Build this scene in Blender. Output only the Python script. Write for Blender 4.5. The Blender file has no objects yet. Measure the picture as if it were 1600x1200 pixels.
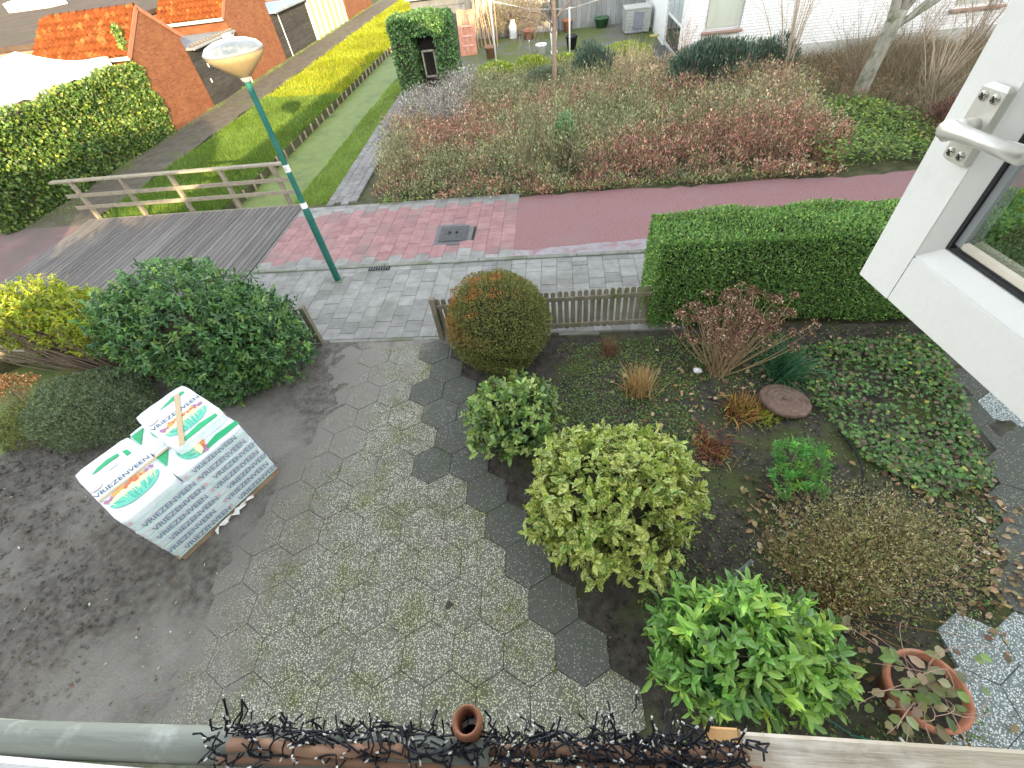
import bpy, math, random
import numpy as np
from mathutils import Matrix, Vector
R = np.random.default_rng(7)
random.seed(7)
scene = bpy.context.scene
COL = scene.collection
# ------------------------------------------------------------------ camera
cam = bpy.data.cameras.new('camera'); camo = bpy.data.objects.new('camera', cam); COL.objects.link(camo)
fpx, nx, ny, vu = 700., 95., 640., -6000.
D = Vector((nx, ny, fpx)).normalized()
X = -Vector((vu, -(fpx*fpx+nx*vu)/ny, fpx)).normalized()
U = -D
Y = U.cross(X)
if Y.z < 0: Y = -Y
right = Vector((X.x, Y.x, U.x)); down = Vector((X.y, Y.y, U.y)); fwd = Vector((X.z, Y.z, U.z))
m = Matrix((right, -down, -fwd)).transposed().to_4x4(); m.translation = (0, 0, 5)
camo.matrix_world = m
cam.sensor_width = 36; cam.lens = 36*fpx/1600; cam.clip_start = 0.02; cam.clip_end = 2000
scene.camera = camo
# ------------------------------------------------------------------ sky, sun, exposure
sun_to = Vector((-.5, 1, -.30)).normalized()
w = bpy.data.worlds.new('World'); scene.world = w; w.use_nodes = True
nt = w.node_tree; bg = nt.nodes['Background']
sky = nt.nodes.new('ShaderNodeTexSky'); sky.sky_type = 'NISHITA'; sky.sun_disc = False
sky.sun_elevation = math.asin(-sun_to.z); sky.sun_rotation = math.atan2(-sun_to.x, -sun_to.y)
sky.dust_density = 1.0; sky.ozone_density = 1.0
hs = nt.nodes.new('ShaderNodeHueSaturation'); hs.inputs['Saturation'].default_value = 0.30
nt.links.new(sky.outputs[0], hs.inputs['Color']); nt.links.new(hs.outputs[0], bg.inputs[0]); bg.inputs[1].default_value = 0.15
sl = bpy.data.lights.new('sun', 'SUN'); sl.energy = 2.3; sl.angle = math.radians(0.5); sl.color = (1, .76, .42)
so = bpy.data.objects.new('sun', sl); COL.objects.link(so); so.location = (5, -40, 20)
so.rotation_euler = sun_to.to_track_quat('-Z', 'Y').to_euler()
vs = scene.view_settings; vs.view_transform = 'Standard'; vs.look = 'None'; vs.gamma = 1; vs.exposure = 2.7
scene.cycles.max_bounces = 6; scene.cycles.diffuse_bounces = 3; scene.cycles.glossy_bounces = 3; scene.cycles.transparent_max_bounces = 8
try: vs.use_curve_mapping = False
except Exception: pass

# ------------------------------------------------------------------ materials
def lin(r, g, b):
    f = lambda c: (c/255/12.92 if c/255 <= .04045 else ((c/255+.055)/1.055)**2.4)
    return (f(r), f(g), f(b))
MATS = {}
def mat(name, c1, c2=None, scale=6., rough=.75, bump=0., bscale=None, metal=0., c3=None, s3=1.5, t3=(.5, .65), objrand=0., detail=6., spec=.18, stretch=None, voro=None):
    """two-tone noise colour, optional third tone in blotches (c3), per-object variation and bump"""
    if name in MATS: return MATS[name]
    m = bpy.data.materials.new(name); m.use_nodes = True; MATS[name] = m
    t = m.node_tree; n = t.nodes; L = t.links; b = n['Principled BSDF']
    b.inputs['Roughness'].default_value = rough; b.inputs['Metallic'].default_value = metal
    b.inputs['Specular IOR Level'].default_value = spec
    tc = n.new('ShaderNodeTexCoord'); vec = tc.outputs['Object']
    geo = n.new('ShaderNodeNewGeometry'); vec = geo.outputs['Position']
    if stretch:
        mp = n.new('ShaderNodeMapping'); mp.inputs['Scale'].default_value = stretch; L.new(vec, mp.inputs[0]); vec = mp.outputs[0]
    c2 = c2 or tuple(min(1, v*1.35) for v in c1)
    if voro:
        vo = n.new('ShaderNodeTexVoronoi'); vo.inputs['Scale'].default_value = voro; L.new(vec, vo.inputs['Vector'])
        sp = n.new('ShaderNodeSeparateColor'); L.new(vo.outputs['Color'], sp.inputs[0]); fac = sp.outputs[0]; ramp = (.3, .75)
        hgt = vo.outputs['Distance']
    else:
        no = n.new('ShaderNodeTexNoise'); no.inputs['Scale'].default_value = scale; no.inputs['Detail'].default_value = detail
        no.inputs['Roughness'].default_value = .65; L.new(vec, no.inputs['Vector']); fac = no.outputs['Fac']; ramp = (.35, .65); hgt = None
    mr = n.new('ShaderNodeMapRange'); mr.inputs[1].default_value = ramp[0]; mr.inputs[2].default_value = ramp[1]; L.new(fac, mr.inputs[0])
    mx = n.new('ShaderNodeMix'); mx.data_type = 'RGBA'; mx.inputs[6].default_value = (*c1, 1); mx.inputs[7].default_value = (*c2, 1); L.new(mr.outputs[0], mx.inputs[0])
    col = mx.outputs[2]
    if c3:
        n3 = n.new('ShaderNodeTexNoise'); n3.inputs['Scale'].default_value = s3; n3.inputs['Detail'].default_value = 5; n3.inputs['Roughness'].default_value = .6; L.new(geo.outputs['Position'], n3.inputs['Vector'])
        m3 = n.new('ShaderNodeMapRange'); m3.inputs[1].default_value = t3[0]; m3.inputs[2].default_value = t3[1]; L.new(n3.outputs['Fac'], m3.inputs[0])
        x3 = n.new('ShaderNodeMix'); x3.data_type = 'RGBA'; x3.inputs[7].default_value = (*c3, 1); L.new(m3.outputs[0], x3.inputs[0]); L.new(col, x3.inputs[6]); col = x3.outputs[2]
    if objrand:
        oi = n.new('ShaderNodeObjectInfo'); h = n.new('ShaderNodeHueSaturation'); mm = n.new('ShaderNodeMapRange')
        mm.inputs[3].default_value = 1-objrand; mm.inputs[4].default_value = 1+objrand; L.new(oi.outputs['Random'], mm.inputs[0])
        L.new(mm.outputs[0], h.inputs['Value']); L.new(col, h.inputs['Color']); col = h.outputs[0]
    L.new(col, b.inputs['Base Color'])
    if bump:
        bn = n.new('ShaderNodeTexNoise'); bn.inputs['Scale'].default_value = bscale or scale*3; bn.inputs['Detail'].default_value = 6; L.new(vec, bn.inputs['Vector'])
        bp = n.new('ShaderNodeBump'); bp.inputs['Strength'].default_value = min(1, bump*1.0); bp.inputs['Distance'].default_value = .02
        L.new(bn.outputs['Fac'], bp.inputs['Height']); L.new(bp.outputs[0], b.inputs['Normal'])
    return m
def leafmat(name, rough=.42, trans=.28, spec=.45, speck=None, speck_scale=55):
    """leaf colour from the per-leaf tint; thin leaves let light through"""
    if name in MATS: return MATS[name]
    m = bpy.data.materials.new(name); m.use_nodes = True; MATS[name] = m
    t = m.node_tree; n = t.nodes; L = t.links; b = n['Principled BSDF']; out = n['Material Output']
    a = n.new('ShaderNodeAttribute'); a.attribute_name = 'tint'; col = a.outputs['Color']
    if speck:
        geo = n.new('ShaderNodeNewGeometry'); no = n.new('ShaderNodeTexNoise'); no.inputs['Scale'].default_value = speck_scale; no.inputs['Detail'].default_value = 3
        L.new(geo.outputs['Position'], no.inputs['Vector']); mr = n.new('ShaderNodeMapRange'); mr.inputs[1].default_value = .49; mr.inputs[2].default_value = .57; L.new(no.outputs['Fac'], mr.inputs[0])
        mx = n.new('ShaderNodeMix'); mx.data_type = 'RGBA'; mx.inputs[7].default_value = (*speck, 1); L.new(col, mx.inputs[6]); L.new(mr.outputs[0], mx.inputs[0]); col = mx.outputs[2]
    L.new(col, b.inputs['Base Color']); b.inputs['Roughness'].default_value = rough; b.inputs['Specular IOR Level'].default_value = spec
    if trans:
        tr = n.new('ShaderNodeBsdfTranslucent'); h = n.new('ShaderNodeHueSaturation'); h.inputs['Value'].default_value = 1.5; h.inputs['Hue'].default_value = .485; h.inputs['Saturation'].default_value = 1.1
        L.new(col, h.inputs['Color']); L.new(h.outputs[0], tr.inputs['Color'])
        ms = n.new('ShaderNodeMixShader'); ms.inputs[0].default_value = trans; L.new(b.outputs[0], ms.inputs[1]); L.new(tr.outputs[0], ms.inputs[2]); L.new(ms.outputs[0], out.inputs['Surface'])
    return m
LEAF = leafmat('leaf'); GLOSS = leafmat('glossy_leaf', .30, .16, .5); DRY = leafmat('dry_leaf', .8, .15, .2); GRASSM = leafmat('grass_blade', .55, .35, .3)
AUC = leafmat('spotted_leaf', .33, .22, .5, speck=(.58, .56, .16))
def brickmat(name, c1, c2, mortar, scale=1., bump=.6, bw=.22, bh=.066, c3=None):
    if name in MATS: return MATS[name]
    m = bpy.data.materials.new(name); m.use_nodes = True; MATS[name] = m
    t = m.node_tree; n = t.nodes; L = t.links; b = n['Principled BSDF']; b.inputs['Roughness'].default_value = .85; b.inputs['Specular IOR Level'].default_value = .15
    geo = n.new('ShaderNodeNewGeometry'); sx = n.new('ShaderNodeSeparateXYZ'); L.new(geo.outputs['Position'], sx.inputs[0])
    ad = n.new('ShaderNodeMath'); L.new(sx.outputs[0], ad.inputs[0]); L.new(sx.outputs[1], ad.inputs[1])
    cb = n.new('ShaderNodeCombineXYZ'); L.new(ad.outputs[0], cb.inputs[0]); L.new(sx.outputs[2], cb.inputs[1])
    br = n.new('ShaderNodeTexBrick'); L.new(cb.outputs[0], br.inputs['Vector'])
    br.inputs['Color1'].default_value = (*c1, 1); br.inputs['Color2'].default_value = (*c2, 1); br.inputs['Mortar'].default_value = (*mortar, 1)
    br.inputs['Scale'].default_value = 1; br.inputs['Brick Width'].default_value = bw; br.inputs['Row Height'].default_value = bh; br.inputs['Mortar Size'].default_value = .009; br.inputs['Mortar Smooth'].default_value = .3
    no = n.new('ShaderNodeTexNoise'); no.inputs['Scale'].default_value = 2.2; no.inputs['Detail'].default_value = 8; no.inputs['Roughness'].default_value = .7; L.new(geo.outputs['Position'], no.inputs['Vector'])
    mr = n.new('ShaderNodeMapRange'); mr.inputs[1].default_value = .45; mr.inputs[2].default_value = .75; mr.inputs[4].default_value = .55; L.new(no.outputs['Fac'], mr.inputs[0])
    mx = n.new('ShaderNodeMix'); mx.data_type = 'RGBA'; mx.inputs[7].default_value = (*(c3 or tuple(v*.55 for v in c1)), 1); L.new(br.outputs['Color'], mx.inputs[6]); L.new(mr.outputs[0], mx.inputs[0])
    L.new(mx.outputs[2], b.inputs['Base Color'])
    bp = n.new('ShaderNodeBump'); bp.inputs['Strength'].default_value = bump; bp.inputs['Distance'].default_value = .008; bp.invert = True; L.new(br.outputs['Fac'], bp.inputs['Height']); L.new(bp.outputs[0], b.inputs['Normal'])
    return m
# ------------------------------------------------------------------ mesh helpers
WL = {}
def tag(o, label=None, cat=None, group=None, kind=None):
    if label: o['label'] = label
    if cat: o['category'] = cat
    if group: o['group'] = group
    if kind: o['kind'] = kind
    return o
def place(o, parent=None, loc=(0, 0, 0)):
    COL.objects.link(o); WL[o.name] = Vector(loc)
    if parent is not None:
        o.parent = parent; o.location = Vector(loc)-WL[parent.name]
    else: o.location = loc
    return o
def thing(name, label, cat, loc=(0, 0, 0), group=None):
    o = bpy.data.objects.new(name, None); o.empty_display_size = .1
    return tag(place(o, None, loc), label, cat, group)
def npmesh(name, V, F, mt, smooth=False, tint=None):
    V = np.asarray(V, np.float32); me = bpy.data.meshes.new(name)
    if isinstance(F, np.ndarray):
        k = F.shape[1]; nf = len(F); loops = F.ravel().astype(np.int32); st = np.arange(0, nf*k, k, dtype=np.int32)
    else:
        loops = np.array([i for f in F for i in f], np.int32); ln = np.array([len(f) for f in F]); nf = len(F); st = np.concatenate([[0], np.cumsum(ln)[:-1]]).astype(np.int32)
    me.vertices.add(len(V)); me.vertices.foreach_set('co', V.ravel()); me.loops.add(len(loops)); me.loops.foreach_set('vertex_index', loops)
    me.polygons.add(nf); me.polygons.foreach_set('loop_start', st)
    me.polygons.foreach_set('use_smooth', np.full(nf, bool(smooth)))
    if tint is not None:
        a = me.attributes.new('tint', 'FLOAT_COLOR', 'POINT'); c = np.ones((len(V), 4), np.float32); c[:, :3] = tint; a.data.foreach_set('color', c.ravel())
    me.update(calc_edges=True); me.validate()
    for x in (mt if isinstance(mt, (list, tuple)) else [mt]): me.materials.append(x)
    return me
def obj(name, V, F, mt, parent=None, smooth=False, tint=None, loc=(0, 0, 0)):
    return place(bpy.data.objects.new(name, npmesh(name, V, F, mt, smooth, tint)), parent, loc)
def inst(name, me, parent=None, loc=(0, 0, 0), rot=(0, 0, 0), scale=None):
    o = bpy.data.objects.new(name, me); place(o, parent, loc); o.rotation_euler = rot
    if scale: o.scale = scale
    return o
class MB:
    """collects faces of one piece"""
    def __init__(s): s.V = []; s.F = []
    def add(s, V, F):
        k = len(s.V); s.V += [tuple(map(float, v)) for v in V]; s.F += [tuple(int(i)+k for i in f) for f in F]; return s
    def box(s, c, d, rot=None, bevel=0.):
        x, y, z = (v/2 for v in d); b = min(bevel, x*.9, y*.9, z*.9)
        if b:
            V = []; 
            for sz in (-1, 1):
                for (px, py) in ((-1, -1), (1, -1), (1, 1), (-1, 1)): V.append((px*(x-b), py*(y-b), sz*z))
            for sz in (-1, 1):
                for (px, py) in ((-1, -1), (1, -1), (1, 1), (-1, 1)): V.append((px*x, py*y, sz*(z-b)))
            F = [(3, 2, 1, 0), (4, 5, 6, 7)]
            for i in range(4):
                j = (i+1) % 4
                F += [(8+i, 8+j, 12+j, 12+i), (12+i, 12+j, 4+j, 4+i), (i, j, 8+j, 8+i)]
        else:
            V = [(a*x, b_*y, c_*z) for c_ in (-1, 1) for (a, b_) in ((-1, -1), (1, -1), (1, 1), (-1, 1))]
            F = [(3, 2, 1, 0), (4, 5, 6, 7), (0, 1, 5, 4), (1, 2, 6, 5), (2, 3, 7, 6), (3, 0, 4, 7)]
        c = Vector(c)
        if rot is not None: V = [rot @ Vector(v)+c for v in V]
        else: V = [Vector(v)+c for v in V]
        return s.add(V, F)
    def bar(s, a, b, wd, h, up=(0, 0, 1), bevel=0.):
        a = Vector(a); b = Vector(b); d = b-a; l = d.length; d.normalize(); sd = d.cross(Vector(up)).normalized(); u = sd.cross(d)
        return s.box((a+b)/2, (l, wd, h), Matrix((d, sd, u)).transposed(), bevel)
    def tube(s, pts, rad, n=6, cap=True):
        pts = [Vector(p) for p in pts]; k = len(s.V); V = []; m_ = len(pts)
        rad = rad if hasattr(rad, '__len__') else [rad]*m_
        ref = None
        for i, p in enumerate(pts):
            d = (pts[min(i+1, m_-1)]-pts[max(i-1, 0)]).normalized()
            if ref is None: ref = d.orthogonal().normalized()
            ref = (ref-d*ref.dot(d)).normalized(); q = d.cross(ref)
            for j in range(n):
                a = 2*math.pi*j/n; V.append(p+(ref*math.cos(a)+q*math.sin(a))*rad[i])
        F = [(i*n+j, i*n+(j+1) % n, (i+1)*n+(j+1) % n, (i+1)*n+j) for i in range(m_-1) for j in range(n)]
        if cap: F += [tuple(range(n))[::-1], tuple(range((m_-1)*n, m_*n))]
        return s.add(V, F)
    def lathe(s, prof, c=(0, 0, 0), n=20, rot=None, cap=False):
        V = []; 
        for r, z in prof:
            for j in range(n):
                a = 2*math.pi*j/n; v = Vector((r*math.cos(a), r*math.sin(a), z))
                V.append((rot @ v if rot is not None else v)+Vector(c))
        m_ = len(prof); F = [(i*n+j, i*n+(j+1) % n, (i+1)*n+(j+1) % n, (i+1)*n+j) for i in range(m_-1) for j in range(n)]
        if cap: F += [tuple(range(n))[::-1], tuple(range((m_-1)*n, m_*n))]
        return s.add(V, F)
    def prism(s, poly, axis, a, b):
        """polygon extruded along an axis; poly holds the two other coordinates"""
        def P(u, v, t): return (t, u, v) if axis == 'x' else ((u, t, v) if axis == 'y' else (u, v, t))
        n = len(poly); V = [P(u, v, a) for u, v in poly]+[P(u, v, b) for u, v in poly]
        F = [tuple(range(n))[::-1], tuple(range(n, 2*n))]+[(i, (i+1) % n, n+(i+1) % n, n+i) for i in range(n)]
        return s.add(V, F)
    def mesh(s, name, mt, smooth=False): return npmesh(name, np.array(s.V), s.F, mt, smooth)
    def obj(s, name, mt, parent=None, smooth=False, loc=(0, 0, 0)):
        return place(bpy.data.objects.new(name, s.mesh(name, mt, smooth)), parent, loc)
def textmesh(txt, size, bold=.0, spacing=1.0):
    cu = bpy.data.curves.new('t', 'FONT'); cu.body = txt; cu.size = size; cu.offset = bold; cu.align_x = 'CENTER'; cu.align_y = 'CENTER'; cu.resolution_u = 2; cu.space_character = spacing
    o = bpy.data.objects.new('t', cu); COL.objects.link(o); dg = bpy.context.evaluated_depsgraph_get(); me = bpy.data.meshes.new_from_object(o.evaluated_get(dg))
    V = np.array([v.co[:] for v in me.vertices]); F = [tuple(p.vertices) for p in me.polygons]
    bpy.data.objects.remove(o); bpy.data.curves.remove(cu); bpy.data.meshes.remove(me); return V, F
# ------------------------------------------------------------------ foliage helpers
def unit(v): return v/np.maximum(np.linalg.norm(v, axis=-1, keepdims=True), 1e-9)
def rnd(n, k=3): return R.normal(size=(n, k))
TEMPL = {  # along, across, up ; triangles
 'oval': (np.array([(0, 0, 0), (.28, .44, .06), (.28, -.44, .06), (.36, 0, -.03), (.70, .43, .0), (.70, -.43, .0), (.74, 0, -.08), (1, 0, -.20)]), np.array([(0, 3, 1), (0, 2, 3), (1, 3, 6), (1, 6, 4), (3, 2, 5), (3, 5, 6), (4, 6, 7), (6, 5, 7)])),
 'small': (np.array([(0, 0, 0), (.5, .5, .12), (.5, -.5, .12), (1, 0, -.05)]), np.array([(0, 3, 1), (0, 2, 3)])),
 'blade': (np.array([(0, .5, 0), (0, -.5, 0), (.55, .38, -.02), (.55, -.38, -.02), (1, 0, -.22)]), np.array([(0, 1, 3), (0, 3, 2), (2, 3, 4)])),
 'spike': (np.array([(0, .5, 0), (0, -.5, 0), (1, 0, 0)]), np.array([(0, 1, 2)])),
 'lobed': (np.array([(0, 0, 0), (.12, .45, .03), (.42, .28, .0), (.6, .5, .05), (.75, .2, -.02), (1, 0, -.08), (.75, -.2, -.02), (.6, -.5, .05), (.42, -.28, 0), (.12, -.45, .03), (.45, 0, -.04)]), np.array([(10, 0, 9), (10, 1, 0), (10, 2, 1), (10, 3, 2), (10, 4, 3), (10, 5, 4), (10, 6, 5), (10, 7, 6), (10, 8, 7), (10, 9, 8)])),
}
def leafarr(P, A, N, L, Wd, tint, shape='small', curl=0.):
    """arrays of leaves: base P, axis A, face normal N, length L, width Wd"""
    T, F = TEMPL[shape]; n = len(P); A = unit(A); N = N-A*np.sum(A*N, 1, keepdims=True); N = unit(N); S = np.cross(N, A)
    L = np.broadcast_to(np.asarray(L, float), (n,))[:, None, None]; Wd = np.broadcast_to(np.asarray(Wd, float), (n,))[:, None, None]
    V = P[:, None]+A[:, None]*T[None, :, :1]*L+S[:, None]*T[None, :, 1:2]*Wd+N[:, None]*T[None, :, 2:]*L
    k = len(T); FF = (F[None]+np.arange(n)[:, None, None]*k).reshape(-1, 3); C = np.repeat(tint, k, axis=0)
    return V.reshape(-1, 3), FF, C
def merge(parts):
    V = []; F = []; C = []; k = 0
    for v, f, c in parts: V.append(v); F.append(f+k); C.append(c); k += len(v)
    return np.concatenate(V), np.concatenate(F), np.concatenate(C)
def leafobj(name, parts, mt, parent=None, smooth=False):
    V, F, C = merge(parts); return obj(name, V, F, mt, parent, smooth, C)
def pal(n, cols, wts=None, var=.18):
    cols = np.array(cols); i = R.choice(len(cols), n, p=None if wts is None else np.array(wts)/np.sum(wts))
    c = cols[i]*(1+R.normal(size=(n, 1))*var)*(1+R.normal(size=(n, 3))*var*.3); return np.clip(c*1.3, .004, .9)
def lump(d, seed, amp, freq=3.):
    q = np.random.default_rng(seed); s = np.zeros(len(d))
    for i in range(7):
        k = q.normal(size=3)*freq*(1+.5*i); s += np.sin(d@k+q.uniform(0, 6.28))/(1+.45*i)
    return 1+amp*s/2.2
def field(x, y, seed, freq=1., oct=6):
    q = np.random.default_rng(seed); s = np.zeros_like(x, dtype=float); a = 1
    for i in range(oct):
        for j in range(3):
            th = q.uniform(0, 6.28); k = freq*(1.75**i)*q.uniform(.7, 1.3); s += a*np.sin(k*(x*math.cos(th)+y*math.sin(th))+q.uniform(0, 6.28))
        a *= .55
    return s/3.4
def crown(c, r, n, L, Wd, cols, wts=None, shape='small', seed=1, amp=.12, freq=3., depth=.35, up=.35, low=-.6, jit=.5, var=.2, droop=.0, power=1.6, hang=0.):
    """leaves spread through the outer part of a lumpy ellipsoid"""
    d = unit(rnd(int(n*1.6))); d = d[d[:, 2] > low][:n]; n = len(d)
    rho = (1-depth*R.random(n)**power)*lump(d, seed, amp, freq)
    r = np.array(r); P = np.array(c)+d*r*rho[:, None]
    nrm = unit(d/r); A = unit(nrm*.5+rnd(n)*jit+np.array([0, 0, up-hang])); N = unit(nrm+rnd(n)*.45+np.array([0, 0, .35]))
    if droop: A = unit(A-np.array([0, 0, droop])*R.random((n, 1)))
    s = R.uniform(.7, 1.2, n)
    return leafarr(P, A, N, L*s, Wd*s, pal(n, cols, wts, var), shape)
def core(c, r, seed, amp, freq, k, name, mt, parent, low=-1., nu=28, nv=16):
    V = []; 
    for i in range(nv+1):
        ph = math.pi*i/nv
        for j in range(nu):
            th = 2*math.pi*j/nu; V.append((math.sin(ph)*math.cos(th), math.sin(ph)*math.sin(th), math.cos(ph)))
    d = np.array(V); P = np.array(c)+d*np.array(r)*k*lump(d, seed, amp, freq)[:, None]; P[:, 2] = np.maximum(P[:, 2], low)
    F = np.array([(i*nu+j, (i+1)*nu+j, (i+1)*nu+(j+1) % nu, i*nu+(j+1) % nu) for i in range(nv) for j in range(nu)])
    return obj(name, P, F, mt, parent, True)
def twig(base, tip, bend, r0, r1, k=5):
    base = np.array(base, float); tip = np.array(tip, float); mid = (base+tip)/2+np.array(bend); t = np.linspace(0, 1, k)[:, None]
    p = (1-t)**2*base+2*t*(1-t)*mid+t*t*tip; return [Vector(q) for q in p], list(np.linspace(r0, r1, k))
# ================================================================== SETTING
def st(o, name=None): o['kind'] = 'structure'; return o
SOILM = mat('soil', (.080, .073, .061), (.185, .171, .147), 9, .95, 1., 34, c3=(.25, .234, .202), s3=.5, t3=(.46, .64), detail=10)
EARTH = mat('rough_earth', (.045, .05, .022), (.10, .10, .05), 4, .95, .6, 20, detail=10)
# the land, one sheet to the horizon with the canal cut into it
ys = np.array([-400, -60, 0, 3, 4.6, 6.2, 9, 12, 20, 30, 45, 70, 400.]); prof = []
def canal_edges(y):
    t = np.clip((y-4.6)/2.2, 0, 1); return (-12.2+2.75*t, -8.55+1.15*t)
for y in ys:
    l, r = canal_edges(y)
    prof.append([(-600, -.07), (l-3.2, -.07), (l-.25, -.16), (l-.02, -.18), (l, -.9), (r, -.9), (r+.02, -.24), (r+1.1, -.10), (r+1.6, -.07), (600, -.07)])
V = np.array([(x, y, z) for y, pr in zip(ys, prof) for x, z in pr]); k = 10
F = np.array([(i*k+j, i*k+j+1, (i+1)*k+j+1, (i+1)*k+j) for i in range(len(ys)-1) for j in range(k-1)])
st(obj('ground', V, F, EARTH))
# duckweed-covered water
WATER = mat('duckweed', (.125, .168, .042), (.16, .205, .058), 3, .7, .25, 60, c3=(.06, .095, .038), s3=.8, t3=(.52, .75), detail=9)
wv = [(canal_edges(y)[s]+(.05 if s else -.05), y, -.42) for y in ys for s in (0, 1)]
st(obj('canal_water', wv, np.array([(2*i, 2*i+1, 2*i+3, 2*i+2) for i in range(len(ys)-1)]), WATER))
# garden soil, a relief sheet
gx = np.arange(-8.52, 8.6, .045); gy = np.arange(-.3, 5.72, .045); GX, GY = np.meshgrid(gx, gy)
def soil_z(x, y):
    x = np.asarray(x, float); y = np.asarray(y, float)
    sm = lambda t: np.clip(t, 0, 1)**2*(3-2*np.clip(t, 0, 1))
    edge = -4.35-.25*np.sin(y*1.3)
    on = np.clip((np.interp(y, [-.2, .6, 1.03, 1.47, 2.3, 2.72, 3.2, 4, 5.6], [.62, .62, .36, .09, -.44, -.72, -1.08, -1.25, -1.75])+.1-x)/.2, 0, 1)
    z = (1-on)*(-.022+.020*field(x, y, 3, 4.)+.016*field(x, y, 5, 17., 4))+on*(-.010+.0065*field(x, y, 4, 2.2)+.003*field(x, y, 6, 15., 3))
    z = z+sm((edge+1.1-x)/2.0)*.042*(1+.25*field(x, y, 8, 3.))
    heap = sm((-5.9-x)/1.2)*sm((3.4-y)/.8); z = z+heap*(.07+.12*np.maximum(field(x, y, 11, 5.), -.5)+.04*field(x, y, 12, 19., 4))
    mud = sm((-4.1-x)/.8); z = z+mud*(.012*field(x*.55+y*.85, (y*.55-x*.85)*2.6, 13, 3.2, 5)+.007*field(x, y, 16, 26., 3))
    z = np.maximum(z-.10*np.exp(-(((x+6.35)/.32)**2+((y-1.75)/.22)**2)), -.062)
    return z
V = np.stack([GX, GY, soil_z(GX, GY)], -1).reshape(-1, 3); a, b = GX.shape
idx = np.arange(a*b).reshape(a, b); F = np.stack([idx[:-1, :-1], idx[:-1, 1:], idx[1:, 1:], idx[1:, :-1]], -1).reshape(-1, 4)
HUMUS = mat('bed_soil', (.036, .032, .026), (.088, .077, .062), 9, .95, .9, 34, c3=(.075, .09, .03), s3=1.6, t3=(.48, .66), detail=11)
fx = V[F[:, 0], 0]; st(obj('garden_soil', V, F[fx < -1.9], SOILM, smooth=True)); st(obj('flower_bed', V, F[fx >= -1.9], HUMUS, smooth=True))
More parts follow.
